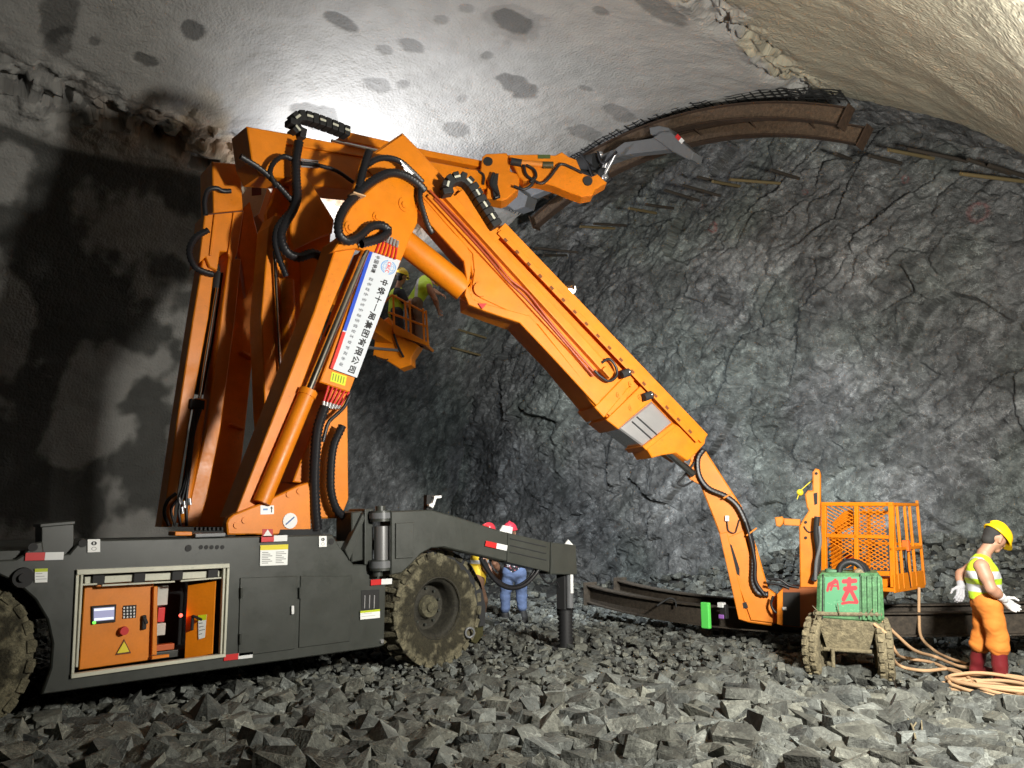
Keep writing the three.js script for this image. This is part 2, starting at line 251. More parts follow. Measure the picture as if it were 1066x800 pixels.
{
  // face: a grid a little larger than the bore, pushed in and out
  const x0 = -16.8, x1 = 1.2, y0 = -0.6, y1 = 9.6, nx = 700, ny = 420, pos = [], col = [], uv = [], idx = [];
  for (let j = 0; j <= ny; j++) for (let i = 0; i <= nx; i++) {
    const x = lerp(x0, x1, i / nx), y = lerp(y0, y1, j / ny), [h, t, r, g, b] = rocky(x, y), rr_ = Math.hypot(x - XC, y - YC);
    let R = t * r, G = t * g, B = t * b;
    for (const [px, py, pr, k] of facePaint) { const e = Math.hypot(x - px, (y - py) * 0.85); const on = Math.max(0, 1 - Math.abs(e - pr * 0.8) / (pr * 0.28)) * k * clamp(0.7 + fbm(x * 22, y * 22, 2, 2) * 1.6); R = lerp(R, 0.42, on * 0.8); G = lerp(G, 0.07, on * 0.8); B = lerp(B, 0.06, on * 0.8); }
    // rounds back over the crown, bulges out at the toe
    const lean = -0.5 * ss(5.6, 8.6, rr_) + 0.5 * ss(2.6, 0, y);
    pos.push(x, y, -(FACE_D - h - lean * 0.9)); col.push(R, G, B); uv.push(x, y);
    if (i < nx && j < ny) { const a = j * (nx + 1) + i, c = a + nx + 1; idx.push(a, a + 1, c, c, a + 1, c + 1); }
  }
  const g = new THREE.BufferGeometry(); g.setAttribute('position', new THREE.Float32BufferAttribute(pos, 3)); g.setAttribute('color', new THREE.Float32BufferAttribute(col, 3)); g.setAttribute('uv', new THREE.Float32BufferAttribute(uv, 2)); g.setIndex(idx); g.computeVertexNormals();
  const m = new THREE.Mesh(g, rockMat); m.name = 'rock_face'; m.castShadow = m.receiveShadow = true; tag(m, null, null, null, 'structure'); scene.add(m);
}
{
  // crown: the bare ring of rock between the sprayed concrete and the face
  const np = 460, nd = 120, pos = [], col = [], uv = [], idx = [];
  for (let i = 0; i <= np; i++) for (let j = 0; j <= nd; j++) {
    const phi = lerp(-0.2, 3.5, i / np), D = lerp(8.3, FACE_D + 1.3, j / nd), s = phi * RAD, [h, t, r, g, b] = rocky(s + 40, D * 1.3, 0.45), p = vaultPt(phi, D, 0.36 - h * 0.8 + 0.3 * ss(11.2, 10.2, D) * ss(2.4, 2.15, phi) + 0.45 * ss(9.3, 8.5, D));
    pos.push(p.x, p.y, p.z); col.push(t * r, t * g, t * b); uv.push(s, D);
    if (i < np && j < nd) { const a = i * (nd + 1) + j, c = a + nd + 1; idx.push(a, c, a + 1, c, c + 1, a + 1); }
  }
  const g = new THREE.BufferGeometry(); g.setAttribute('position', new THREE.Float32BufferAttribute(pos, 3)); g.setAttribute('color', new THREE.Float32BufferAttribute(col, 3)); g.setAttribute('uv', new THREE.Float32BufferAttribute(uv, 2)); g.setIndex(idx); g.computeVertexNormals();
  const m = new THREE.Mesh(g, rockMat); m.name = 'rock_crown'; m.castShadow = m.receiveShadow = true; tag(m, null, null, null, 'structure'); scene.add(m);
}
// floor height
const floorY = (x, D) => 0.05 * fbm(x * 0.5, D * 0.5, 61, 3) + 0.05 * fbm(x * 1.7, D * 1.7, 62, 2) + ss(10.4, FACE_D, D) * lerp(0.15, 1.25, ss(-11, -4, x)) - 0.02;
{
  const x0 = -17, x1 = 2.2, d0 = -12, d1 = FACE_D + 0.6, nx = 300, nd = 400, pos = [], col = [], uv = [], idx = [];
  for (let j = 0; j <= nd; j++) for (let i = 0; i <= nx; i++) {
    const x = lerp(x0, x1, i / nx), D = lerp(d0, d1, j / nd), f = facet(x * 7, D * 7, 8), t = 0.075 * (0.7 + 0.6 * f[2]) + 0.03 * fbm(x, D, 3, 3);
    pos.push(x, floorY(x, D) - 0.03 + 0.03 * f[0], -D); col.push(t, t * 1.01, t * 0.93); uv.push(x, D);
    if (i < nx && j < nd) { const a = j * (nx + 1) + i, c = a + nx + 1; idx.push(a, a + 1, c, c, a + 1, c + 1); }
  }
  const g = new THREE.BufferGeometry(); g.setAttribute('position', new THREE.Float32BufferAttribute(pos, 3)); g.setAttribute('color', new THREE.Float32BufferAttribute(col, 3)); g.setAttribute('uv', new THREE.Float32BufferAttribute(uv, 2)); g.setIndex(idx); g.computeVertexNormals();
  const m = new THREE.Mesh(g, rockMat); m.name = 'ground'; m.castShadow = m.receiveShadow = true; tag(m, null, null, null, 'structure'); scene.add(m);
}
// broken rock lying on the floor
{
  const kinds = [];
  for (let k = 0; k < 22; k++) {
    const pts = [], sy = rr(0.28, 0.72), sz = rr(0.5, 1);
    for (let c = 0; c < 8; c++) { // a block with knocked-off corners
      const q = V(c & 1 ? 0.5 : -0.5, c & 2 ? 0.5 : -0.5, c & 4 ? 0.5 : -0.5), cut = rnd();
      const far = () => V(q.x * rr(0.72, 1.05), q.y * rr(0.72, 1.05) * sy, q.z * rr(0.72, 1.05) * sz);
      if (cut < 0.55) pts.push(far()); else if (cut < 0.93) { const u = rr(0.3, 0.6); pts.push(V(q.x * (1 - u), q.y * sy * 0.95, q.z * sz), V(q.x, q.y * sy * rr(0.3, 0.9), q.z * sz * (1 - u * rr(0.3, 1)))); } else pts.push(V(q.x * rr(0.2, 0.6), q.y * sy * rr(0.5, 0.9), q.z * sz * rr(0.2, 0.7)));
    }
    kinds.push(new ConvexGeometry(pts));
  }
  const stoneMat = std(0xffffff, 0.86, 0, { vertexColors: true, map: rockTone, bumpMap: rockBump, bumpScale: 0.028 });
  const stones = [], spot = (px, py, r) => { const q = atY(px, py, 0.03); return [q.x, -q.z, r]; }, keep = [spot(1034, 706, 0.42), spot(1022, 698, 0.3), spot(858, 712, 0.42), spot(918, 718, 0.42), spot(1034, 722, 0.4), spot(1042, 722, 0.3), spot(535, 648, 0.4), [-5.6, 9.2, 0.3]];
  const put = (x, D, s, lift = 0) => stones.push({ x, D, s, y: floorY(x, D) + s * 0.12 + lift, k: Math.floor(rnd() * kinds.length), r: [rr(-0.55, 0.55), rr(0, 6.28), rr(-0.55, 0.55)], t: rr(0.55, 1.6), c: rnd() });
  const clear = (x, D) => (x < -6.75 && x > -9.6 && D > 0.2 && D < 6.2);   // under the machine the bed is finer
  for (let i = 0; i < 120000 && stones.length < 27000; i++) {
    const z = i % 5 ? 3.8 + 10.5 * rnd() ** 1.3 : rr(10, 20.5), lat = rr(-0.75, 0.75) * z, x = lat * RT.x + z * FW.x, D = -(lat * RT.z + z * FW.z);
    if (D < 0.2 || D > FACE_D - 0.1 || x > 1.2 || x < -15.8) continue;
    const patch = fbm(x * 0.45, D * 0.45, 71, 3);                          // coarse heaps and finer lanes
    const far = ss(5.8, 8.4, z);
    let s = 0.045 + 0.30 * rnd() ** 2.5 * (1 - 0.62 * far) * (1 + 1.1 * patch);
    if (clear(x, D)) s = Math.min(s, 0.12);
    if (keep.some(([kx, kd, kr]) => (x - kx) ** 2 + (D - kd) ** 2 < kr * kr)) { s = Math.min(s, 0.07); put(x, D, s, -0.03); continue; }
    if (D > 10.6) s = Math.min(0.3, s * 1.25);
    put(x, D, s, rnd() < 0.35 ? rr(0, 0.06) : 0);
  }
  const size = (q) => { const [px, py, zc] = pixelOf(V(q.x, q.y, -q.D)); return px > -5 && px < 1071 && py < 815 && !(q.x < -6.5 && q.D < 6) ? q.s / zc : 0; };
  stones.sort((a, b) => size(b) - size(a));
  const e = new THREE.Euler(), qn = new THREE.Quaternion(), m4 = new THREE.Matrix4();
  const geoOf = (q) => { const g = kinds[q.k].clone(); m4.compose(V(0, 0, 0), qn.setFromEuler(e.set(...q.r)), V(q.s, q.s, q.s)); g.applyMatrix4(m4);
    const n = g.attributes.position.count, col = new Float32Array(n * 3), base = 0.19 * q.t; for (let i = 0; i < n; i++) col.set([base * lerp(0.93, 1.0, q.c), base * 1.01, base * lerp(0.95, 0.83, q.c)], i * 3);
    g.setAttribute('color', new THREE.BufferAttribute(col, 3)); const h = metreUV(g), u = h.attributes.uv; for (let i = 0; i < u.count; i++) u.setXY(i, u.getX(i) + q.x * 3.1, u.getY(i) + q.D * 2.7); return h; };
  for (const q of stones.slice(0, 300)) { const m = new THREE.Mesh(geoOf(q), stoneMat); m.name = numbered('rock'); m.position.set(q.x, q.y, -q.D); m.castShadow = m.receiveShadow = true; tag(m, 'angular grey broken rock, one of the larger pieces in the rubble of the floor', 'rock', 'larger loose rocks on the tunnel floor'); scene.add(m); }
  const rest = mergeGeometries(stones.slice(300).map((q) => { const g = geoOf(q); g.translate(q.x, q.y, -q.D); return g; }));
  const m = new THREE.Mesh(rest, stoneMat); m.name = 'rubble'; m.castShadow = m.receiveShadow = true; tag(m, 'small grey broken stone carpeting the tunnel floor', 'rubble', null, 'stuff'); scene.add(m);
}
// ---------------------------------------------------------------- the arch installation machine
const rig = thing('arch_installation_rig', 'orange and dark grey three-boom machine setting steel arch ribs', 'tunnel machine', V(-8.0, 0, -3.4));
const PC = new Plane(V(-6.6, 0, 0), 1, 0);
const rp = (name, geo, mat, o) => part(rig, name, geo, mat, o);
const arcPx = (cx, cy, rx, ry, a0, a1, n = 10) => Array.from({ length: n + 1 }, (_, i) => { const a = lerp(a0, a1, i / n) * Math.PI / 180; return [cx + rx * Math.cos(a), cy - ry * Math.sin(a)]; });
// -- chassis: side plate with the rear wheel opening, deck, inner tub
const topY = PC.pt(16, 583).y, botY = PC.pt(40, 724).y, rearC = PC.pt(-66, 690).setY(0.54), wp = (D, y) => pixelOf(V(-6.6, y, -D)).slice(0, 2);
const archA = Math.asin((botY - rearC.y) / 0.7), archL = Array.from({ length: 16 }, (_, i) => { const a = lerp(archA, Math.PI - archA, i / 15); return wp(-rearC.z + 0.7 * Math.cos(a), rearC.y + 0.7 * Math.sin(a)); });
const cabinetHole = [[79, 597], [239, 587], [234, 683], [75, 706]];
const body = rp('chassis', [
  PC.shape([...archL, wp(-rearC.z - 1.3, botY), wp(-rearC.z - 1.3, topY), [16, 583], [24, 578], [34, 566], [44, 564], [46, 578], [72, 577], [84, 563], [346, 557], [354, 570], [364, 583], [368, 588], [397, 588], [402, 600], [400, 672], [395, 674]], 0.06, 0, 0.01, [cabinetHole]),
  box(-8.0, 1.28, -2.55, 2.66, 0.1, 4.7), box(-9.37, 0.92, -2.55, 0.06, 0.82, 4.7), box(-8.0, 0.62, -4.3, 2.5, 0.5, 0.1), box(-8.0, 0.75, -5.0, 1.1, 0.4, 1.4), box(-8.05, 0.42, -3.4, 2.4, 0.06, 2.2)], M.grey);
// hatch doors standing just proud of the side plate, with their hinges and latch
for (const [q, lab] of [[[[250, 602], [309, 600], [307, 676], [248, 684]], 'left hatch'], [[[313, 600], [366, 600], [364, 668], [311, 675]], 'right hatch']]) part(body, 'hatch_door', PC.shape(q, 0.014, 0.012, 0.004), M.grey);
part(body, 'engine_hood', [box(-8.2, 1.5, -0.55, 1.9, 0.42, 1.5, 0.03), box(-8.0, 1.76, -0.2, 0.5, 0.16, 0.5, 0.02), rod(V(-7.4, 1.5, -0.95), V(-7.4, 1.95, -0.95), 0.05)], M.dark);
part(body, 'latch', PC.beam([305, 631], [305, 640], 0.03, 0.03, 0.04), M.reflWhite);
for (const [x, y] of [[251, 612], [250, 660], [312, 612]]) part(body, 'hinge', PC.rod([x, y], [x, y + 11], 0.012, 0.018), M.grey);
// lifting lugs and the square post on the left, filler cap, deck step
part(body, 'post', [PC.beam([60, 581], [60, 545], 0.22, 0.2, -0.05), PC.beam([60, 548], [60, 544], 0.24, 0.22, -0.04)], M.grey);
for (const [x, y, r] of [[34, 570, 0.032], [86, 566, 0.03], [196, 571, 0.028], [345, 564, 0.03]]) part(body, 'lug_hole', PC.disc(x, y, -0.004, 0.006, r), M.black);
part(body, 'filler_cap', [PC.rod([24, 602], [24, 602], 0.01), PC.disc(24, 602, 0, 0.035, 0.075, 0.07), PC.disc(24, 602, 0.03, 0.06, 0.03)], M.black);
part(body, 'step', [PC.beam([182, 556], [200, 556], 0.035, 0.16, 0.03)], M.orange);
part(body, 'step_tread', [PC.beam([203, 558], [235, 557], 0.035, 0.2, 0.03)], M.greyLight);
for (let k = 0; k < 7; k++) part(body, 'tread_lug', PC.beam([205 + k * 4.4, 553], [205 + k * 4.4, 549], 0.02, 0.05, -0.02), M.black);
for (let k = 0; k < 5; k++) part(body, 'slot', PC.disc(209 + k * 5.6, 570, -0.004, 0.004, 0.018), M.black);
part(body, 'lamp_mount_line', PC.beam([0, 581], [14, 581], 0.012, 0.02, -0.08), M.steel);
part(body, 'vent', PC.shape([[376, 615], [395, 614], [395, 636], [376, 637]], 0.02, 0.004, 0.002), M.black);
for (let k = 0; k < 3; k++) part(body, 'vent_slat', PC.beam([380 + k * 5, 620], [379.5 + k * 5, 634], 0.014, 0.012, 0.014), M.steel);
part(body, 'bolt', PC.disc(398, 668, 0, 0.02, 0.02), M.steel);
// red and white reflector strips
const strip = (parent, plane, a, m, b, w, off) => { part(parent, 'red_reflector', plane.beam(a, m, w, 0.006, off, 0.001), M.red); part(parent, 'white_reflector', plane.beam(m, b, w, 0.006, off, 0.001), M.reflWhite); };
strip(body, PC, [26, 580], [46.5, 579.5], [66, 579], 0.058, 0.012); strip(body, PC, [233, 685.5], [248, 683.6], [263, 682], 0.05, 0.012); strip(body, PC, [272, 561.5], [285, 561], [299, 560.5], 0.055, 0.03); strip(body, PC, [386, 607], [397, 606], [408, 605.5], 0.055, 0.02);
// printed stickers
const note = (header, lines, cols = 1) => print(128, 128, (c, w, h) => { c.fillStyle = '#e6e8e4'; c.fillRect(0, 0, w, h); c.fillStyle = header; c.fillRect(0, 0, w, h * 0.24); c.fillStyle = '#777'; for (let k = 0; k < cols; k++) for (let i = 0; i < lines; i++) c.fillRect(8 + k * w / cols, h * (0.34 + 0.6 * i / lines), (w / cols - 16) * (0.6 + 0.4 * ((i * 7 + k) % 3) / 2), 4); });
const tagPrint = print(64, 96, (c) => { c.fillStyle = '#e8e9e6'; c.fillRect(0, 0, 64, 96); c.fillStyle = '#111'; c.beginPath(); c.arc(32, 30, 15, 0, 7); c.fill(); c.fillStyle = '#e8e9e6'; c.fillRect(29, 22, 6, 16); c.strokeStyle = '#888'; c.lineWidth = 3; c.beginPath(); c.arc(32, 70, 12, 0, 7); c.stroke(); });
decal(body, 'sticker', PC, [[91, 562], [104, 561.5], [104, 575], [91, 575.5]], 0.012, tagPrint);
decal(body, 'sticker', PC, [[332, 558.5], [340, 558.3], [340, 569.5], [332, 569.8]], 0.012, tagPrint);
decal(body, 'sticker', PC, [[36, 592.5], [49.5, 592], [49, 606.5], [36, 607]], 0.012, note('#b6c417', 3));
decal(body, 'instruction_plate', PC, [[271, 568], [300, 567], [299, 588.5], [270.5, 589.5]], 0.012, note('#d8c81e', 7, 2));
decal(body, 'sticker', PC, [[375, 636.5], [395.5, 634.5], [395.5, 643.5], [375, 645.5]], 0.022, note('#b6c417', 2));
decal(body, 'warning_triangle_plate', PC, [[273, 551], [284, 551], [284, 559], [273, 559.5]], 0.03, print(64, 64, (c) => { c.fillStyle = '#b01c14'; c.fillRect(0, 0, 64, 64); c.fillStyle = '#d8d8d4'; c.beginPath(); c.moveTo(32, 2); c.lineTo(62, 62); c.lineTo(2, 62); c.fill(); }));
// -- control cabinet behind the opening in the side plate
const cab = rp('control_cabinet', [PC.shape([[88, 606], [160, 602.6], [157.5, 687.4], [82, 698]], 0.05, -0.1, 0.006)], M.orange);
const cp3 = (q, t, off, m, n, o) => part(cab, n, PC.shape(q, t, off, 0.003), m, o);
part(cab, 'recess', [PC.shape([[74, 594], [242, 584], [238, 690], [70, 712]], 0.02, -0.5, 0.002), PC.shape([[74, 594], [242, 584], [238, 690], [70, 712]], 0.44, -0.06, 0.002, [[[77, 598], [238, 589], [234, 685], [73, 708]]])], M.black);
cp3([[80, 593.5], [239, 587], [239, 591.5], [80, 599]], 0.05, 0.03, M.cream, 'frame_rail'); cp3([[74, 702.5], [235, 681], [235, 684.5], [74, 707]], 0.05, 0.03, M.cream, 'frame_rail');
for (const q of [[[79, 599], [82.2, 599], [77, 702], [74, 702]], [[84, 599], [86.6, 599], [81, 695], [78.6, 695]], [[232.5, 592], [234.8, 592], [231, 681], [229, 681]], [[236.4, 592], [239, 592], [235, 681], [232.6, 681]]]) cp3(q, 0.04, 0.022, M.cream, 'frame_post');
for (const q of [[[88, 601], [97, 600.6], [97, 608], [88, 608.4]], [[106, 600.4], [139, 598.6], [139, 605.6], [106, 607.6]], [[149, 598], [179, 596.6], [179, 603.8], [149, 605.2]], [[188, 596.4], [216, 595], [216, 601.8], [188, 603.4]], [[225, 594.6], [230.5, 594.4], [230.5, 600.6], [225, 601]]]) cp3(q, 0.03, -0.03, M.cream, 'shutter_slat');
for (const q of [[[80, 608.4], [101, 607.4], [101, 609.4], [80, 610.4]], [[106, 609], [182, 605], [182, 606.8], [106, 611]], [[188, 604.4], [237, 600.6], [237, 602.2], [188, 606.2]]]) cp3(q, 0.03, 0.0, M.cream, 'shutter_rod');
for (const [x, y] of [[101.5, 604], [144, 601.8], [183.5, 599.6], [220.5, 597.6]]) part(cab, 'shutter_bracket', [box(...PC.pt(x, y, -0.03).toArray(), 0.05, 0.075, 0.09)], M.black);
cp3([[160, 611], [164, 610.8], [163, 682], [158, 682.6]], 0.03, -0.06, M.orange, 'door_jamb'); cp3([[158, 683.6], [176, 681.6], [176, 684.6], [158, 687]], 0.03, -0.05, M.orange, 'door_sill');
const PD = new Plane(PC.pt(226, 640, -0.02), Math.cos(0.62), Math.sin(0.62));
const door = part(cab, 'cabinet_door', PD.shape([[195, 610], [224.5, 605.3], [221, 681], [191.5, 688]], 0.022, 0, 0.004), M.orange);
part(door, 'handle', [PD.beam([200, 641], [199, 657], 0.02, 0.04, 0.05), PD.beam([200, 641.5], [210, 646], 0.02, 0.02, 0.06)], M.black);
decal(door, 'sticker', PD, [[206, 641], [215, 640], [213, 664], [206.5, 666]], 0.01, note('#c9d41c', 4));
cp3([[95, 631.5], [121, 629.5], [120, 648], [95, 650.5]], 0.025, -0.085, M.black, 'screen_bezel');
{ const s = part(cab, 'screen', PC.shape([[97.4, 633.6], [119, 632], [118.6, 645.4], [97.4, 647.4]], 0.004, -0.08, 0.001), print(64, 48, (c) => { c.fillStyle = '#9a9ac8'; c.fillRect(0, 0, 64, 48); })); s.material = std(0x000000, 0.3, 0, { emissive: C(0.42, 0.42, 0.62), emissiveIntensity: 0.9 });
  for (const q of [[[98, 634.4], [118.6, 632.8], [118.6, 635], [98, 636.6]], [[98, 644.2], [118, 642.6], [118, 644.8], [98, 646.6]]]) part(cab, 'screen_bar', PC.shape(q, 0.004, -0.077, 0.001), std(0x000000, 0.3, 0, { emissive: C(0.9, 0.95, 1), emissiveIntensity: 1.2 }));
  part(cab, 'screen_led', PC.disc(98, 648.6, -0.085, -0.075, 0.012), std(0x000000, 0.3, 0, { emissive: C(0.2, 1, 0.1), emissiveIntensity: 1.6 })); }
cp3([[128, 631], [142, 630], [141.4, 643.6], [127.6, 644.6]], 0.012, -0.094, M.black, 'keypad');
for (let i = 0; i < 4; i++) for (let j = 0; j < 4; j++) part(cab, 'key', PC.beam([129 + i * 3.5, 632.4 + j * 3.2 - i * 0.24], [129 + i * 3.5, 634.6 + j * 3.2 - i * 0.24], 0.014, 0.012, -0.084), M.reflWhite);
part(cab, 'emergency_button', [PC.disc(129.5, 657.4, -0.1, -0.07, 0.022), PC.disc(129.5, 657.4, -0.072, -0.05, 0.036, 0.032)], M.red);
part(cab, 'latch_lever', [PC.beam([150.4, 641], [150, 656], 0.035, 0.03, -0.07), PC.beam([150, 643], [153, 650], 0.03, 0.03, -0.06)], M.black);
cp3([[129, 665.6], [136.4, 680.4], [119.6, 682.6]], 0.006, -0.094, std(C(0.12, 0.03, 0.01), 0.5), 'warning_sign_rim'); cp3([[129, 668], [134.6, 679], [121.6, 680.8]], 0.006, -0.088, M.yellow, 'warning_sign');
part(cab, 'breaker', [box(...PC.pt(167, 620, -0.3).toArray(), 0.1, 0.16, 0.09)], M.white); part(cab, 'terminal_box', [box(...PC.pt(165, 655, -0.3).toArray(), 0.1, 0.1, 0.08)], M.white); part(cab, 'relay', [box(...PC.pt(166, 640, -0.3).toArray(), 0.08, 0.12, 0.06)], M.red); part(cab, 'fuse_tray', [box(...PC.pt(170, 674, -0.25).toArray(), 0.06, 0.05, 0.16)], std(C(0.5, 0.1, 0.02), 0.5));
{ const L = part(cab, 'signal_lamp', ball(PC.pt(188, 641, -0.2), 0.016), std(0x000000, 0.4, 0, { emissive: C(1, 0.12, 0.08), emissiveIntensity: 3 })); const pl = new THREE.PointLight(C(1, 0.12, 0.06), 0.02); pl.name = 'signal_light'; pl.position.copy(PC.pt(188, 641, -0.16)); pl.castShadow = true; scene.add(pl); }
// -- wheels: lugged tyre caked with mud, dished rim with bolts
const tyreMat = std(0xffffff, 0.95, 0, { vertexColors: true, map: mudTone, bumpMap: mudBump, bumpScale: 0.014 });
function wheel(c, turn, name = 'wheel') {
  const w = new THREE.Group(); w.name = name; w.position.copy(c).sub(rig.position); w.rotation.y = turn; rig.add(w);
  const add = (n, g, m) => { const q = new THREE.Mesh(metreUV(g), m); q.name = n; q.castShadow = q.receiveShadow = true; w.add(q); return q; };
  const R = 0.615, prof = [[0.31, 0.15], [0.36, 0.175], [0.44, 0.19], [0.53, 0.185], [0.59, 0.165], [0.605, 0.12], [0.61, 0], [0.605, -0.12], [0.59, -0.165], [0.53, -0.185], [0.44, -0.19], [0.36, -0.175], [0.31, -0.15]].map(([r, y]) => new THREE.Vector2(r, y));
  const t = new THREE.LatheGeometry(new THREE.SplineCurve(prof.reverse()).getPoints(44), 150); t.rotateZ(-Math.PI / 2); { const p = t.attributes.position; for (let i = 0; i < p.count; i++) { const x = p.getX(i), y = p.getY(i), z = p.getZ(i), r = Math.hypot(y, z), k = 1 + 0.03 * fbm(x * 9, y * 9, z * 9, 3); p.setXYZ(i, x * (1 + 0.05 * fbm(x * 7, y * 7 + 5, z * 7, 2)), y * k, z * k); } t.computeVertexNormals(); }
  const lugs = []; for (let i = 0; i < 26; i++) for (const s of [-1, 1]) { const a = (i + (s > 0 ? 0.5 : 0)) / 26 * Math.PI * 2, b = new RoundedBoxGeometry(0.2, 0.055, 0.036 + 0.03 * hsh(i, s, 3), 1, 0.014).toNonIndexed(); b.rotateY(s * 0.35); b.translate(s * 0.095, 0, 0.605); b.rotateX(a); lugs.push(b); const e = new RoundedBoxGeometry(0.03, 0.1, 0.06, 1, 0.01).toNonIndexed(); e.translate(s * 0.182, 0.0, 0.57 + 0.01 * hsh(i, s, 4)); e.rotateX(a); lugs.push(e); }
  { const g = metreUV(join(t, lugs)), P = g.attributes.position, col = new Float32Array(P.count * 3); // caked mud: pale clods over the dark rubber, thickest on the tread
    for (let i = 0; i < P.count; i++) { const x = P.getX(i), y = P.getY(i), z = P.getZ(i), rad = Math.hypot(y, z), k = ss(-0.05, 0.14, fbm(x * 11, y * 11, z * 11, 4) + (rad - 0.5) * 1.9), c = [lerp(0.062, 0.26, k), lerp(0.057, 0.245, k), lerp(0.038, 0.185, k)]; col.set(c, i * 3); }
    g.setAttribute('color', new THREE.BufferAttribute(col, 3)); add('tyre', g, tyreMat); }
  const rim = new THREE.LatheGeometry([[0.315, 0.16], [0.325, 0.165], [0.328, 0.15], [0.305, 0.13], [0.30, 0.11], [0.27, 0.10], [0.262, 0.02], [0.25, -0.06], [0.235, -0.075], [0.14, -0.075], [0.13, -0.03], [0.09, -0.02], [0.0, -0.02]].map(([r, y]) => new THREE.Vector2(r, y)), 48); rim.rotateZ(-Math.PI / 2); add('rim', rim, std(C(0.07, 0.068, 0.06), 0.8, 0.2, { map: mudTone }));
  const hub = new THREE.LatheGeometry([[0.0, 0.05], [0.05, 0.05], [0.055, 0.03], [0.11, 0.025], [0.12, 0.0], [0.125, -0.02]].map(([r, y]) => new THREE.Vector2(r, y)), 24); hub.rotateZ(-Math.PI / 2); add('hub', toCreasedNormals(hub.toNonIndexed(), 0.4), M.mudTyre);
  for (let i = 0; i < 10; i++) { const a = i / 10 * Math.PI * 2, b = new THREE.CylinderGeometry(0.014, 0.014, 0.04, 6); b.rotateZ(Math.PI / 2); b.translate(-0.06, 0.19 * Math.cos(a), 0.19 * Math.sin(a)); add('wheel_nut', b, M.grey); }
  return w;
}
const frontC = PC.pt(446, 642, -0.14);
wheel(V(frontC.x, 0.6, frontC.z), 0.02); wheel(V(-6.86, 0.56, rearC.z), 0); wheel(V(-9.2, 0.6, frontC.z), 0); wheel(V(-9.2, 0.6, rearC.z), 0);
// fender arc over the front wheel and the hanging flap
const PF = new Plane(V(-6.62, 0, 0), 1, 0);
rp('fender', PF.shape([[448, 583], [462, 581], [475, 588], [488, 604], [496, 624], [500, 648], [499, 653], [505, 652], [506, 632], [501, 608], [492, 590], [478, 578], [462, 572], [445, 575]], 0.46, 0.06, 0.006), M.dark);
rp('mud_flap', PF.shape([[492, 648], [504, 647], [503, 662], [496, 671], [490, 668]], 0.42, 0.03, 0.006), std(C(0.07, 0.068, 0.02), 0.9, 0, { map: mudTone }));
rp('tow_eye', [new THREE.TorusGeometry(0.05, 0.014, 8, 16).rotateY(1.2).translate(...PF.pt(489, 659, 0.1).toArray())], M.greyLight);
// -- swinging outrigger with its hinge post and jack
const POx = new Plane(V(-6.42, 0, -4.3), 2.45, 0.26);
rp('hinge_post', [PC.shape([[366, 534], [381, 531.5], [381, 583], [366, 586]], 0.3, -0.02, 0.01), PC.beam([384, 530], [384, 588], 0.1, 0.3, 0.02), PC.shape([[359, 573], [378, 534], [380, 540], [364, 584]], 0.08, 0.02, 0.006)], M.grey);
const out = rp('outrigger', POx.shape([[407, 532.5], [449, 531], [478, 539], [521, 553], [533, 556], [575, 565.5], [598, 569], [600, 597], [576, 597.5], [571, 595], [530, 585.5], [497, 578], [479, 574], [462, 570], [449, 571], [438, 577], [428, 588], [418, 597], [407, 599]], 0.24, 0.0, 0.012), M.grey);
const hp = (x, y, o = -0.12) => POx.pt(x, y, o);
part(out, 'hinge_pin', rod(hp(397, 548), hp(397, 583), 0.075), std(C(0.2, 0.2, 0.2), 0.4, 0.5));
part(out, 'hinge_knuckle', [rod(hp(396, 532), hp(396, 543), 0.11), rod(hp(396, 527), hp(396, 532), 0.05)], M.grey); part(out, 'hinge_knuckle', [rod(hp(396, 583), hp(396, 594), 0.11), rod(hp(393, 594), hp(393, 600), 0.05)], M.grey);
part(out, 'hinge_bush', rod(hp(396, 534), hp(396, 540), 0.118), M.greyLight); part(out, 'hinge_bush', rod(hp(396, 584), hp(396, 591), 0.118), M.greyLight);
part(out, 'reinforcing_plate', POx.shape([[412, 545], [431, 544], [430, 581], [412, 582]], 0.02, 0.018, 0.004), M.grey);
part(out, 'sleeve', POx.shape([[529, 555], [573, 565], [572, 596], [528, 585.6]], 0.27, 0.016, 0.006), M.grey); part(out, 'end_block', POx.shape([[574, 564.8], [600, 568], [601.4, 598.6], [573.6, 598.4]], 0.3, 0.03, 0.01), M.grey);
for (const y of [566, 573, 580]) part(out, 'groove_rib', POx.beam([531, y - 5], [569, y + 3.6], 0.012, 0.01, 0.024), M.dark);
strip(out, POx, [505.5, 566], [517, 568.6], [528, 571], 0.06, 0.022);
part(out, 'white_plate', POx.shape([[519, 555], [524, 547], [534, 549.4], [533, 558]], 0.02, -0.05, 0.003), M.reflWhite); part(out, 'white_plate', POx.shape([[587, 569], [592, 562], [599, 570]], 0.02, -0.05, 0.003), M.reflWhite);
const jackTop = hp(587, 598), jx = jackTop.x, jz = jackTop.z, jf = floorY(jx, -jz);
const jack = rp('jack_leg', [box(jx, 0.78, jz, 0.13, 0.75, 0.13)], M.dark);
part(jack, 'jack_cylinder', rod(V(jx + 0.09, 1.12, jz), V(jx + 0.09, 0.5, jz), 0.045), M.greyLight); part(jack, 'jack_label', box(jx + 0.135, 0.78, jz + 0.01, 0.004, 0.22, 0.05, 0.001), M.reflWhite);
{ const pts = []; for (let i = 0; i <= 22; i++) pts.push(new THREE.Vector2(i % 2 ? 0.075 : 0.098, 0.02 + 0.46 * i / 22)); const g = new THREE.LatheGeometry(pts, 20); g.translate(jx + 0.02, jf + 0.02, jz); part(jack, 'bellows', g, M.rubber); }
part(jack, 'foot', [rod(V(jx + 0.02, jf - 0.03, jz), V(jx + 0.02, jf + 0.05, jz), 0.2, 0.17)], M.dark);
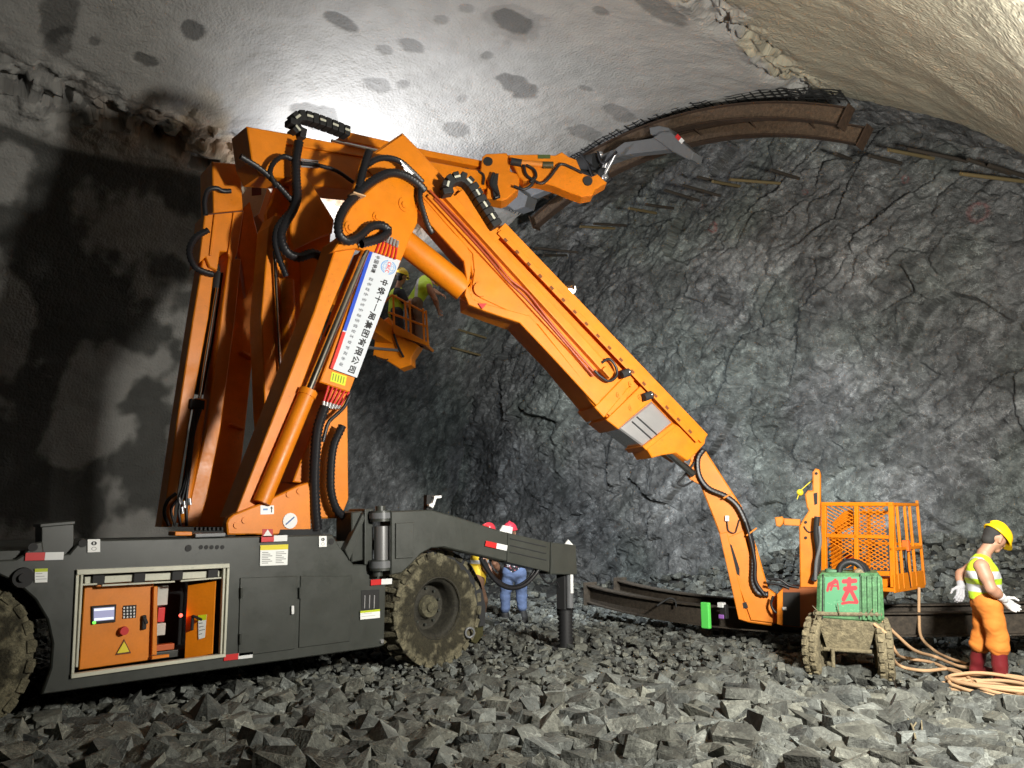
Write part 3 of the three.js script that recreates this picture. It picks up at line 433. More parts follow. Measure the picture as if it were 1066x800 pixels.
part(out, 'hose', POx.tube([[500, 581], [506, 592], [517, 606], [530, 612.5], [545, 610], [556, 600], [562, 591]], 0.024, -0.02), M.hose); part(out, 'hose', POx.tube([[504, 583], [511, 597], [523, 608], [536, 611], [550, 603], [558, 592]], 0.018, -0.06), M.hose); part(out, 'hose', POx.tube([[562, 598], [568, 606], [574, 608], [579, 606], [582, 612]], 0.01, -0.05), M.hose);
part(out, 'work_lamp', [box(...hp(446, 523.5, -0.05).toArray(), 0.06, 0.16, 0.09)], M.black); part(out, 'work_lamp_bracket', [POx.beam([450, 529], [454, 518], 0.03, 0.06, 0.03), POx.beam([452, 518], [460, 517.4], 0.03, 0.05, 0.03), POx.beam([447, 527], [453, 524], 0.03, 0.05, 0.04)], M.reflWhite);
strip(out, POx, [502, 549], [509, 551], [510, 551.2], 0.06, -0.1);

// -- booms -----------------------------------------------------------------------------
const PN = new Plane(V(-6.85, 0, 0), 1, 0);
const foot = rp('boom_bracket', PN.shape([[236, 545], [238, 540], [243, 536], [268, 526], [310, 506], [321, 502.5], [323, 510], [324, 557], [237, 557]], 0.1, 0.06, 0.012), M.orange);
for (const [x, y] of [[246.5, 547], [255, 542], [301, 515], [312, 511.5]]) part(foot, 'bolt', PN.disc(x, y, 0.05, 0.072, 0.03), M.orange);
decal(foot, 'sticker', PN, [[271, 526.5], [285, 526.5], [285, 535.5], [271, 536]], 0.064, print(64, 40, (c) => { c.fillStyle = '#e8eaea'; c.fillRect(0, 0, 64, 40); c.fillStyle = '#6a8fc0'; c.fillRect(12, 14, 22, 8); c.fillStyle = '#111'; c.fillRect(50, 6, 5, 26); c.beginPath(); c.moveTo(46, 14); c.lineTo(52, 4); c.lineTo(59, 14); c.fill(); }));
part(foot, 'round_sign', [PN.disc(302, 542.5, 0.058, 0.07, 0.075)], M.reflWhite); part(foot, 'sign_bar', PN.beam([297.6, 546.4], [306.4, 538.6], 0.012, 0.006, 0.076, 0.001), std(C(0.05, 0.12, 0.3), 0.5));
rp('boom_bracket', PN.shape([[240, 548], [268, 533], [315, 510], [320, 557], [240, 557]], 0.1, -0.5, 0.012), M.orange);
rp('turntable', [rod(PN.pt(290, 560, -0.3).setY(1.3), PN.pt(290, 560, -0.3).setY(1.45), 0.42, 0.4, 28)], M.dark);
// near boom, lower link: rear beam with the lift cylinder, front beam carrying the name board
const lowB = rp('lower_boom', [PN.shape([[244, 539], [267, 527], [345, 320], [372, 256], [366, 240], [352, 250], [327, 325]], 0.34, 0, 0.012), PN.shape([[305, 502], [328, 440], [345, 400], [388, 256], [420, 266], [362, 412], [363, 520], [355, 540], [322, 540], [321, 504]], 0.3, -0.08, 0.012)], M.orange);
part(lowB, 'boom_box', PN.shape([[333, 398], [364, 409], [417.5, 270], [386, 258]], 0.36, 0.03, 0.012), M.orange);
part(lowB, 'elbow_plate', PN.shape([[346, 262], [353, 252], [356, 240], [359, 226], [366, 214], [378, 203], [392, 191], [404, 184.5], [416, 183], [427, 186], [434, 193], [436, 204], [435, 232], [428, 246], [422, 262], [418, 271], [388, 262], [372, 258]], 0.1, 0.08, 0.014), M.orange);
part(lowB, 'elbow_plate', PN.shape([[350, 256], [359, 226], [378, 203], [404, 184.5], [427, 188], [433, 210], [430, 240], [418, 268], [372, 258]], 0.1, -0.5, 0.014), M.orange);
for (const [x, y, r] of [[365.5, 237, 0.075], [421.5, 213, 0.085], [393, 226, 0.06]]) part(lowB, 'pivot_pin', [PN.disc(x, y, 0.07, 0.095, r, r, 24), PN.disc(x, y, 0.09, 0.112, r * 0.45, r * 0.45, 12)], M.orange);
const lc = part(lowB, 'lift_cylinder', [PN.rod([272, 524], [320, 409], 0.085, 0.05), PN.rod([318.4, 413], [321, 407], 0.095, 0.05)], M.orange);
part(lc, 'piston_rod', PN.rod([320, 409], [383, 256], 0.045, 0.03), M.chrome);
part(lowB, 'lift_cylinder', [PN.rod([345, 300], [374, 236], 0.06, -0.15)], M.orange);
part(lowB, 'tube_rack', [PN.beam([331, 398], [352, 340], 0.14, 0.1, -0.18)], M.black);
// brass ended pipes between boom and hoses
for (let k = 0; k < 6; k++) { part(lowB, 'pipe', PN.rod([342 + k * 4.2, 402 + k * 1.3], [337 + k * 3.4, 418 + k * 1], 0.012, 0.02), M.red); part(lowB, 'fitting', PN.rod([337 + k * 3.4, 418 + k], [336 + k * 3, 426], 0.017, 0.02), M.steel); part(lowB, 'pipe', PN.rod([391 + k * 4, 263 + k * 1.4], [396 + k * 3.4, 250 + k * 1.6], 0.012, 0.09), M.red); part(lowB, 'fitting', PN.rod([396 + k * 3.4, 250 + k * 1.6], [399 + k * 3, 243 + k * 1.6], 0.016, 0.1), M.steel); }
// name board: printed characters, drawn stroke by stroke
const GL = { zhong: '20,28 80,28 80,62 20,62 20,28|50,5 50,97', tie: '30,5 10,35|22,22 43,22|15,42 42,42|8,60 45,60|28,42 28,92 45,80|60,10 52,35|55,28 92,28|48,52 97,52|73,5 73,52 48,95|73,52 97,95', shi: '8,48 92,48|50,8 50,95', yi: '8,50 92,50', ju: '18,12 85,12 85,32 18,32|18,12 18,60 8,95|18,48 88,48 85,92 72,90|35,62 65,62 65,82 35,82 35,62', ji: '35,5 10,35|28,22 28,62|28,20 90,20|28,34 82,34|28,48 82,48|28,62 92,62|58,20 58,62|62,5 70,16|5,72 95,72|50,62 50,98|48,72 10,95|52,72 92,95', tuan: '10,10 90,10 90,92 10,92 10,10|25,35 78,35|55,20 55,75 45,72|52,38 25,70', you: '5,22 95,22|42,3 8,60|32,42 32,97|32,42 80,42 80,93 68,92|32,58 80,58|32,73 80,73', xian: '12,8 12,97|12,8 38,8 28,35 40,58 20,65|52,8 90,8 90,45 52,45|52,26 90,26|52,8 52,92 70,82|66,45 95,95|92,55 75,68', gong: '38,8 8,48|62,8 94,48|48,45 22,85 78,80|66,62 85,92', si: '12,12 88,12 88,92 72,88|12,32 68,32|18,50 65,50 65,80 18,80 18,50', guo: '10,8 90,8 90,94 10,94 10,8|28,30 72,30|30,50 70,50|25,75 75,75|50,30 50,75|60,60 68,68', jian: '45,18 90,18 90,42|38,30 97,30|45,42 90,42|42,56 92,56|38,70 95,70|66,5 66,84|8,15 28,15 15,45 30,45 5,92|8,60 40,88 97,92' };
function glyph(c, k, x, y, s, lw, col = '#101114') { c.strokeStyle = col; c.lineWidth = lw; c.lineCap = 'round'; c.lineJoin = 'round'; for (const st of GL[k].split('|')) { c.beginPath(); st.split(' ').forEach((p, i) => { const [a, b] = p.split(',').map(Number); i ? c.lineTo(x + a * s / 100, y + b * s / 100) : c.moveTo(x + a * s / 100, y + b * s / 100); }); c.stroke(); } }
const boardPrint = print(1400, 336, (c, w, h) => {
  c.fillStyle = '#c6ccd2'; c.fillRect(0, 0, w, h); c.fillStyle = '#1746b8'; c.fillRect(0, h - 34, w * 0.70, 34); c.fillStyle = '#d02418'; c.fillRect(w * 0.71, h - 34, w * 0.29, 34);
  c.lineWidth = 7; c.strokeStyle = '#3f8ad0'; c.beginPath(); c.arc(150, 100, 78, 0, 7); c.stroke(); c.lineWidth = 3; for (const r of [0.35, 0.7]) { c.beginPath(); c.ellipse(150, 100, 78 * r, 78, 0, 0, 7); c.stroke(); c.beginPath(); c.ellipse(150, 100, 78, 78 * r, 0, 0, 7); c.stroke(); }
  c.fillStyle = '#c6ccd2'; c.fillRect(70, 78, 160, 46); c.fillStyle = '#d02030'; c.font = 'bold 52px sans-serif'; c.textAlign = 'center'; c.textBaseline = 'middle'; c.fillText('CRCC', 150, 102);
  ['zhong', 'guo', 'tie', 'jian'].forEach((k, i) => glyph(c, k, 60 + i * 54, 212, 48, 6));
  ['zhong', 'tie', 'shi', 'yi', 'ju', 'ji', 'tuan', 'you', 'xian', 'gong', 'si'].forEach((k, i) => glyph(c, k, 290 + i * 100, 46, 88, 12));
  // second line: small characters too fine to read in the photograph
  for (let i = 0; i < 17; i++) { const x = 330 + i * 61, q = '#3c4046'; c.strokeStyle = q; c.lineWidth = 4; c.beginPath(); for (let k = 0; k < 4; k++) { const y = 216 + 10 * k + 4 * hsh(i, k, 1); c.moveTo(x + 8 * hsh(i, k, 2), y); c.lineTo(x + 26 + 14 * hsh(i, k, 3), y); } c.moveTo(x + 12 + 8 * hsh(i, 9, 1), 210); c.lineTo(x + 12 + 8 * hsh(i, 9, 2), 256); if (hsh(i, 4, 4) > 0.4) { c.moveTo(x + 34, 212); c.lineTo(x + 28, 254); } c.stroke(); }
});
decal(lowB, 'name_board', PN, [[417.5, 269.5], [371.5, 393.5], [343.5, 383.5], [386, 257.5]], 0.06, boardPrint, 'white name board with blue and red edge and dark characters');
decal(lowB, 'sticker', PN, [[345.5, 387], [361, 392], [359, 402], [343.5, 397]], 0.036, print(96, 64, (c) => { c.fillStyle = '#c7d31a'; c.fillRect(0, 0, 96, 64); c.fillStyle = '#5c6610'; for (let i = 0; i < 5; i++) c.fillRect(10 + i * 17, 10, 5, 44); }));

// near boom, upper link
const E0 = PN.pt(408, 205, -0.06), PU = new Plane(E0, 3.5, 1.6);
const upB = rp('upper_boom', PU.shape([[366, 199], [376, 166], [383, 162], [419, 138], [435, 154], [461, 183], [520, 235], [527, 233], [736, 456], [720, 468], [680, 420], [645, 446], [619, 423], [580, 376], [541, 335], [505, 322], [490, 316], [489, 300], [492, 288], [488, 270], [436, 210], [425, 222], [400, 225]], 0.46, 0, 0.014), M.orange);
part(upB, 'reinforcing_plate', PU.shape([[436, 206], [486, 256], [491, 268], [490, 286], [487, 298], [492, 311], [500, 315], [552, 329], [640, 437], [620, 421], [575, 372], [541, 336], [505, 324], [488, 317], [484, 307], [486, 292], [483, 272], [432, 216]], 0.06, 0.04, 0.008), M.orange);
part(upB, 'side_plate', PU.shape([[419, 140], [434, 156], [459, 184], [656, 405], [643, 443], [560, 338], [500, 310], [492, 296], [494, 282], [492, 264], [440, 205], [400, 196], [378, 172], [384, 164]], 0.04, 0.02, 0.006), M.orange);
// top tray with slots, middle tube, side rail
part(upB, 'cable_tray', PU.beam([522, 236], [734, 457], 0.15, 0.2, 0.1), M.orange);
for (let i = 0; i < 17; i++) { const t = 0.02 + i * 0.058, x = lerp(521, 728, t), y = lerp(244, 459, t); part(upB, 'slot', PU.beam([x, y], [x + 3, y + 3.2], 0.035, 0.008, 0.128, 0.002), std(C(0.16, 0.05, 0.01), 0.8)); }
part(upB, 'tray_lip', PU.beam([520, 241], [727, 459], 0.07, 0.02, 0.122), M.orange);
part(upB, 'guide_tube', [PU.beam([464, 200], [637, 391], 0.11, 0.1, 0.1)], M.orange); part(upB, 'guide_tube', PU.beam([478, 200], [520, 248], 0.16, 0.14, 0.08), M.orange);
part(upB, 'rail', PU.beam([446, 203], [612, 383], 0.05, 0.05, 0.07), M.orange);
for (let i = 0; i < 15; i++) { const t = 0.08 + i * 0.06, x = lerp(449, 622, t), y = lerp(203, 393, t); part(upB, 'slot', PU.beam([x, y], [x + 2.6, y + 2.8], 0.03, 0.008, 0.054, 0.002), std(C(0.16, 0.05, 0.01), 0.8)); }
part(upB, 'pipe', PU.tube([[447, 198], [480, 232], [515, 271], [530, 290], [548, 304], [575, 338], [610, 378], [622, 391]], 0.014, 0.075), std(C(0.4, 0.07, 0.02), 0.4)); part(upB, 'pipe', PU.tube([[452, 207], [500, 259], [528, 292], [545, 308], [590, 359], [618, 392]], 0.014, 0.085), std(C(0.35, 0.06, 0.02), 0.4));
part(upB, 'hose', PU.tube([[626, 378], [634, 374], [641, 382], [642, 391], [634, 397], [625, 392], [619, 386]], 0.018, 0.1), M.hose); part(upB, 'tube_clamp', PU.beam([629, 383], [637, 392], 0.07, 0.1, 0.16), M.orange);
for (const [x, y] of [[652, 388.5], [675.5, 412]]) { part(upB, 'roller', [PU.rod([x - 5, y + 2], [x + 3, y - 1], 0.05, 0.14)], M.dark); part(upB, 'roller_cap', ball(PU.pt(x + 3, y - 1, 0.16), 0.036), M.chrome); }
for (const q of [[[619, 424], [654, 388], [661, 396], [629, 435]], [[631, 437], [668, 401], [679, 416], [644, 447]]]) part(upB, 'collar', PU.shape(q, 0.52, 0.05, 0.01), M.orange);
for (const [x, y] of [[657.5, 399.5], [645, 411], [658, 424.5], [667.5, 413.5]]) part(upB, 'bolt', [PU.disc(x, y, 0.04, 0.065, 0.04), PU.disc(x, y, 0.06, 0.078, 0.018)], M.orange);
part(upB, 'sliding_section', PU.shape([[644, 446], [679, 418], [706, 446], [674, 468]], 0.42, 0.03, 0.02), M.steel); for (const [a, b] of [[[658, 439], [685, 463]], [[663, 434], [690, 458]]]) part(upB, 'section_groove', PU.beam(a, b, 0.02, 0.01, 0.036, 0.002), M.dark);
const endB = part(upB, 'end_block', PU.shape([[671, 464], [700, 440], [722, 452], [735, 456], [734, 462], [725, 472], [716, 480], [704, 472], [690, 474], [679, 477]], 0.4, 0.06, 0.01), M.orange);
part(upB, 'end_flange', PU.shape([[669, 465], [701, 441], [704, 444], [673, 469]], 0.46, 0.09, 0.006), M.orange);
part(upB, 'tilt_cylinder', PU.rod([694, 470], [722, 494], 0.045, -0.02), M.chrome);
part(upB, 'lift_cylinder', [PU.rod([418, 250], [483, 302], 0.15, -0.1), PU.rod([484, 303], [493, 311], 0.1, -0.1)], M.orange);
part(upB, 'pivot_pin', [PU.disc(501, 301, 0.02, 0.05, 0.09, 0.09, 20)], M.orange); part(upB, 'triangle_rib', PU.shape([[498, 316], [507, 316], [502, 322]], 0.02, 0.07, 0.002), M.red);
// drag chain: links with pale edges, bent back over the tray
const chain = (parent, plane, pts, off, w) => { const c = new THREE.CatmullRomCurve3(pts.map(([x, y]) => plane.pt(x, y, off)), false, 'centripetal'), L = c.getLength(), n = Math.round(L / 0.085); for (let i = 0; i < n; i++) { const a = c.getPointAt(i / n), b = c.getPointAt((i + 0.93) / n); part(parent, 'chain_link', bar(a, b, 0.13, w, plane.n, 0.012), M.black); if (i % 2) part(parent, 'chain_clip', bar(a.clone().addScaledVector(plane.n, w / 2), b.clone().addScaledVector(plane.n, w / 2), 0.028, 0.008, plane.n, 0.002), M.cream); } };
chain(upB, PU, [[466, 204], [464, 194], [470, 188], [480, 186], [488, 192], [500, 210], [510, 226], [517, 237]], 0.16, 0.16);
// the lamp clipped under the tray
{ const p = PU.pt(593.5, 299, -0.25), aim = V(-9.2, 0.0, -12.4), d = aim.clone().sub(p).normalize(), toEye = EYE.clone().sub(p).normalize();
  part(upB, 'lamp_bracket', [PU.beam([580, 297], [588, 300], 0.05, 0.06, -0.3)], M.orange); part(upB, 'lamp_housing', bar(p.clone().addScaledVector(d, -0.07), p.clone().addScaledVector(d, 0.02), 0.12, 0.1, V(0, 1, 0), 0.01), M.black);
  part(upB, 'lamp_glass', [ball(p.clone().addScaledVector(d, 0.03), 0.07)], std(0x000000, 0.4, 0, { emissive: C(1, 0.95, 0.82), emissiveIntensity: 8 }));
  const L = new THREE.SpotLight(C(0.86, 0.93, 1), LIGHT.boom, 0, 1.15, 0.8, 2); L.name = 'boom_lamp_light'; L.position.copy(p).addScaledVector(d, 0.12); L.target.position.copy(aim); L.castShadow = true; L.shadow.radius = 3; scene.add(L); scene.add(L.target); }
// stick hanging from the end block, holding the rib on the floor
const PS = new Plane(PU.pt(724, 468, -0.08), 0.36, 0.6);
const stick = rp('stick', PS.shape([[716, 473], [724, 466], [735, 470], [772, 527], [788, 570], [800, 613], [811, 621], [811, 648], [803, 652], [776, 648], [769, 645], [749, 556], [743, 540], [729, 505]], 0.34, 0, 0.014), M.orange);
part(stick, 'side_plate', PS.shape([[752, 562], [774, 553], [786, 600], [790, 616], [808, 622], [806, 649], [782, 646]], 0.03, 0.026, 0.006), M.orange); part(stick, 'side_plate', PS.shape([[749, 556], [757, 554], [779, 648], [769, 645]], 0.04, 0.034, 0.006), M.orange);
part(stick, 'slot', PS.shape([[757.5, 565], [762, 568], [770, 592], [770, 600], [766, 597]], 0.006, 0.03, 0.001), M.dark); part(stick, 'pocket', PS.shape([[772, 556], [778, 562], [783, 580], [785, 600], [777, 570]], 0.01, 0.005, 0.001), std(C(0.2, 0.02, 0.01), 0.6));
part(stick, 'clevis', PS.shape([[719, 480], [727, 488], [729, 505], [719, 500], [714, 494]], 0.2, 0.03, 0.006), M.orange); part(stick, 'sensor', PS.beam([757, 537], [757, 543], 0.05, 0.04, 0.04), M.reflWhite); part(stick, 'cable', PS.tube([[757, 543], [759, 553], [765, 555], [768, 548], [770, 541]], 0.007, 0.03), M.hose);
part(stick, 'hose', ribbed([[733, 468], [727, 477], [728, 495], [737, 508], [756, 517], [767, 526], [776, 543], [783, 565], [784, 590], [784, 608], [790, 618], [800, 619]].map(([x, y]) => PS.pt(x, y, 0.06)), 0.036), M.hose); part(stick, 'hose', PS.tube([[731, 468], [723, 482], [712, 496], [706, 504], [712, 506], [722, 501]], 0.014, 0.05), M.hose);
part(stick, 'hose', PS.tube([[776, 543], [781, 560], [786, 585], [787, 606], [796, 620]], 0.024, 0.1), M.hose); part(stick, 'hose_clip', PS.beam([753, 519], [762, 514], 0.02, 0.09, 0.12), M.orange); part(stick, 'hose_clip', PS.beam([777, 558], [788, 550], 0.02, 0.09, 0.12), M.orange);
part(stick, 'mark', PS.shape([[773, 628], [777, 627], [779, 633], [774, 634]], 0.004, 0.037, 0.001), M.dark);

// rotator box, mast and work cage at the tip
const tipP = PS.pt(812, 640, -0.15), toCam = V(-ray(890, 570).x, 0, -ray(890, 570).z).normalize(), side = V(toCam.z, 0, -toCam.x);
const nB = toCam.clone().multiplyScalar(Math.cos(0.4)).addScaledVector(side, -Math.sin(0.4)), PB = new Plane(atDepth(860, 600, 9.1), nB.x, nB.z), PQ = new Plane(atDepth(835, 630, 9.15), toCam.x, toCam.z);
const rot = rp('rotator_box', PQ.shape([[812, 615], [816, 612], [850, 612], [858, 614], [858, 654], [848, 655], [812, 652]], 0.4, 0, 0.012), std(C(0.32, 0.09, 0.02), 0.7, 0, { map: grime }));
part(rot, 'opening', PQ.shape([[815, 617], [833, 617], [833, 653], [815, 651]], 0.02, 0.006, 0.002), M.black); part(rot, 'flange', PQ.shape([[809, 619], [815, 613], [815, 652], [809, 650]], 0.44, 0.03, 0.006), M.orange); part(rot, 'valve', [PQ.rod([815, 634], [819, 634], 0.02, 0.04)], M.reflWhite);
for (const q of [[[800, 603], [812, 604], [822, 610], [832, 612]], [[799, 607], [812, 609], [822, 613]], [[805, 621], [803, 630], [808, 638], [812, 636]]]) part(rot, 'hose', PQ.tube(q, 0.016, 0.0), M.hose);
const mast = rp('cage_mast', [PQ.shape([[833, 613], [832, 549], [837, 540], [842, 532], [840, 528], [838, 515], [841, 511], [846, 511], [846, 492], [849, 488], [853, 489], [854.5, 494], [854.5, 524], [853, 612]], 0.22, -0.1, 0.012)], M.orange);
part(mast, 'slot', PQ.shape([[847, 514], [851, 513], [851, 525], [848, 526]], 0.01, -0.095, 0.001), M.dark); for (const [x, y] of [[850, 493], [839, 544], [839, 560]]) part(mast, 'bolt', PQ.disc(x, y, -0.1, -0.08, 0.016), M.dark);
part(mast, 'arm', [PQ.shape([[816, 540], [833, 541], [833, 548], [816, 547]], 0.12, -0.14, 0.008)], M.orangeDusty); part(mast, 'arm_pad', [PQ.shape([[806.5, 539], [814, 538], [816, 541], [815, 546], [812, 549], [808, 548]], 0.14, -0.12, 0.01)], M.orangeDusty);
part(mast, 'hose_bundle', PQ.tube([[851, 538], [850, 555], [852, 572], [851, 592], [847, 605]], 0.035, 0.0), M.black); part(mast, 'hose_bundle', PQ.tube([[853, 548], [854, 566], [850, 585], [849, 604]], 0.02, 0.03), M.greyLight); part(mast, 'cable', PQ.tube([[837, 548], [842, 554], [850, 553]], 0.007, -0.08), M.hose); part(mast, 'hook_line', PQ.tube([[846, 500], [838, 507], [833, 512], [830, 520]], 0.006, -0.2), M.yellow); part(mast, 'hook', [ball(PQ.pt(833, 513, -0.2), 0.04)], M.yellow);
const cage = rp('work_cage', [PB.shape([[855, 607], [931, 613], [931, 617], [855, 612]], 0.9, 0.0, 0.006)], M.orange);
{ const cg = (n, q, t = 0.05, off = 0) => part(cage, n, PB.shape(q, t, off, 0.004), M.orange);
  cg('top_rail', [[855, 523], [929, 523], [929, 527], [855, 527]]); cg('bottom_rail', [[857, 594], [926, 595], [926, 600], [857, 599]]); cg('corner_post', [[855, 527], [859.5, 527], [860, 608], [855, 608]]); cg('corner_post', [[924.6, 527], [930, 527], [932, 612], [927, 612]]); cg('middle_post', [[889, 527], [893, 527], [893, 594], [889, 594]]); cg('middle_rail', [[860, 556], [925, 557.6], [925, 561.4], [860, 560]]);
  const a = PB.uv(859, 527), b = PB.uv(925, 594), strands = [], st = 0.075, W = b.x - a.x, H = a.y - b.y;   // expanded metal
  for (let d = -H / 1.0; d < W + H; d += st) for (const s of [1, -1]) { let x0 = s > 0 ? d : d, pts = []; const k = 1.75; // strands run at a shallow diamond angle
    const f = (x) => (s > 0 ? (x - d) / k : H - (x - d) / k); const xa = Math.max(0, d), xb = Math.min(W, d + H * k); if (xb - xa < 0.02) continue;
    const P = (x) => PB.p.clone().addScaledVector(PB.u, a.x + x).add(V(0, b.y - PB.p.y + PB.p.y + f(x), 0)); strands.push(rod(P(xa).addScaledVector(PB.n, -0.03), P(xb).addScaledVector(PB.n, -0.03), 0.0065, 0.0065, 4)); }
  part(cage, 'expanded_metal', strands, M.orange, { kind: 'stuff' });
  part(cage, 'seat_plate', PB.shape([[866, 545], [878, 533], [887, 530], [889, 545], [880, 552], [872, 556]], 0.03, -0.2, 0.006), M.orange); part(cage, 'inner_post', PB.shape([[864, 556], [875, 552], [876, 600], [866, 600]], 0.05, -0.3, 0.006), M.orange); part(cage, 'inner_post', PB.shape([[903, 530], [906, 530], [906, 594], [903, 594]], 0.03, -0.5, 0.004), M.orange); part(cage, 'inner_rail', PB.beam([895, 534], [925, 534], 0.04, 0.03, -0.5), M.orange); part(cage, 'red_box', [PB.beam([884, 578], [884, 586], 0.09, 0.06, -0.3)], M.red);
  const c0 = PB.pt(931, 613), back = PB.n.clone().multiplyScalar(-0.92), top = PB.pt(929, 525); c0.y -= 0.02;
  const H0 = top.y, sideP = (t, y) => c0.clone().addScaledVector(back, t).setY(y);
  for (const y of [H0, lerp(c0.y, H0, 0.47)]) part(cage, 'side_rail', bar(sideP(0, y), sideP(1, y), 0.035, 0.035), M.orange);
  for (const t of [0.14, 0.3, 0.55, 0.72, 1]) part(cage, 'side_bar', bar(sideP(t, c0.y), sideP(t, H0 + (t === 1 ? 0.05 : 0)), 0.03, 0.03), M.orange);
  part(cage, 'kick_plate', [join(bar(sideP(0, c0.y + 0.07), sideP(1, c0.y + 0.07), 0.2, 0.02, PB.u))], M.orange); part(cage, 'hose', hose([sideP(0.5, 2.0 < H0 ? H0 - 0.45 : H0 - 0.45), sideP(0.45, c0.y + 0.3), sideP(0.5, c0.y)], 0.018), M.hose); part(cage, 'clamp', box(...sideP(0.5, H0 - 0.47).toArray(), 0.07, 0.12, 0.07), std(C(0.8, 0.15, 0.02), 0.5));
  part(cage, 'floor_bracket', PB.shape([[912, 600], [930, 602], [918, 620], [910, 628], [908, 612]], 0.2, -0.1, 0.008), M.orange); part(cage, 'side_rail', bar(sideP(1, H0), sideP(1, H0).addScaledVector(PB.u, -0.85), 0.035, 0.035), M.orange); part(cage, 'side_rail', bar(sideP(1, lerp(c0.y, H0, 0.5)), sideP(1, lerp(c0.y, H0, 0.5)).addScaledVector(PB.u, -0.85), 0.035, 0.035), M.orange); }

// middle boom: lower link, knee, long upper link reaching the rib under the crown
const PM = new Plane(V(-7.75, 0, 0), 1, 0);
const mLow = rp('lower_boom', [PM.shape([[280, 236], [286, 224], [300, 226], [300, 330], [312, 540], [285, 540], [276, 430], [272, 330]], 0.3, -0.02, 0.01), PM.shape([[312, 250], [345, 240], [336, 330], [345, 540], [322, 540], [313, 400]], 0.3, -0.1, 0.01)], M.orange);
part(mLow, 'knee_plate', PM.shape([[312, 176], [325, 192], [348, 229], [346, 243], [334, 247], [305, 261], [302, 240], [305, 200]], 0.12, 0.06, 0.012), M.orange); part(mLow, 'knee_plate', PM.shape([[278, 222], [288, 192], [302, 190], [300, 240], [290, 262], [279, 250]], 0.1, -0.25, 0.012), M.orange);
part(mLow, 'piston_rod', PM.rod([285.5, 262], [293, 410], 0.022, 0.03), M.chrome); part(mLow, 'lift_cylinder', PM.rod([298, 292], [303, 420], 0.085, 0.03), M.orange); part(mLow, 'valve_block', PM.beam([297, 290], [300, 310], 0.16, 0.12, 0.05), M.orange); part(mLow, 'piston_rod', PM.rod([334, 330], [331, 400], 0.016, 0.05), M.chrome);
const mUp = rp('upper_boom', PM.shape([[257, 131.5], [300, 139], [438, 166], [512, 180], [512, 196], [430, 203], [367, 198], [325, 193], [306, 186], [270, 183], [262, 166]], 0.42, 0, 0.012), M.orange);
part(mUp, 'cable_tray', [PM.shape([[362, 137], [448, 157], [512, 169], [512, 176], [362, 147]], 0.3, -0.12, 0.008)], M.orange); part(mUp, 'side_rib', PM.beam([300, 149], [384, 163], 0.03, 0.05, 0.04), M.orange); part(mUp, 'piston_rod', PM.rod([345, 146.5], [395, 157.5], 0.02, 0.03), M.chrome);
chain(mUp, PM, [[316, 142], [306, 136], [304, 127], [310, 122], [322, 124], [345, 132], [362, 139]], 0.02, 0.16);
part(mUp, 'lift_cylinder', PM.rod([366, 190], [470, 186], 0.07, -0.2), M.orange);
for (const [q, r, o] of [[[[311, 148], [308, 165], [308, 185], [309, 205], [305, 218], [297, 232], [292, 245], [298, 262], [310, 268], [326, 264], [338, 270]], 0.055, 0.16], [[[306, 212], [292, 196], [272, 177], [250, 163]], 0.035, 0.12], [[[308, 168], [296, 163], [286, 168], [281, 180], [288, 195]], 0.03, 0.14], [[[300, 222], [289, 236], [286, 250], [290, 268], [298, 288]], 0.035, 0.14], [[[313, 170], [330, 172], [350, 178], [368, 190]], 0.025, 0.08]]) part(mUp, 'hose', ribbed(q.map(([x, y]) => PM.pt(x, y, o)), r), M.hose);
for (let k = 0; k < 4; k++) part(mUp, 'fitting', PM.rod([313, 166 + k * 2.4], [331, 168 + k * 2.2], 0.012, 0.06), M.steel);
// head: swivel, wrist and the long grey gripper lying under the ribs
const PH = new Plane(PM.pt(505, 178, 0.02), 0.75, 0.66);
const head = rp('boom_head', [PH.shape([[502, 163], [506, 160], [527, 159], [531, 164], [531, 178], [541, 182], [540, 196], [528, 207], [522, 209], [506, 206], [508, 190], [500, 178]], 0.3, 0, 0.014), PH.shape([[470, 176], [505, 176], [512, 192], [506, 208], [494, 202], [482, 196]], 0.3, -0.12, 0.012)], M.orange);
part(head, 'swivel_bore', PH.disc(508, 168, 0.0, 0.012, 0.07), M.black); part(head, 'wrist', PH.shape([[529, 161], [560, 160.5], [578, 161.5], [585, 158], [592, 163], [600, 166], [606, 180], [616, 184], [622, 181], [632, 190], [620, 197], [617, 203], [606, 205], [595, 201], [575, 193], [560, 189], [545, 188], [540, 184]], 0.26, 0.03, 0.014), M.orange);
part(head, 'wrist_cylinder', PH.rod([534, 169], [574, 172], 0.04, 0.06), M.orangeDusty); part(head, 'cylinder_cap', PH.rod([532, 168], [543, 170], 0.055, 0.07), M.black); part(head, 'cylinder_cap', PH.rod([565, 172], [576, 172], 0.05, 0.07), std(C(0.05, 0.04, 0.01), 0.6)); part(head, 'green_plate', PH.shape([[560, 161], [573, 161], [573, 165], [560, 165]], 0.01, 0.04, 0.002), std(C(0.06, 0.09, 0.02), 0.7));
part(head, 'pivot_pin', PH.disc(612, 188, 0.02, 0.06, 0.07), M.dark); for (const q of [[[545, 172], [548, 182], [556, 188], [564, 191], [572, 185], [578, 177], [584, 171], [596, 175], [606, 180]], [[548, 172], [556, 177], [558, 184], [552, 190]], [[514, 180], [511, 192], [519, 204], [515, 206]], [[535, 194], [545, 197], [553, 193], [556, 187]]]) part(head, 'hose', PH.tube(q, 0.022, 0.09), M.hose);
part(head, 'swivel_block', PH.shape([[511, 183], [519, 180], [518, 192], [521, 204], [514, 206], [512, 195]], 0.1, 0.08, 0.006), M.black);
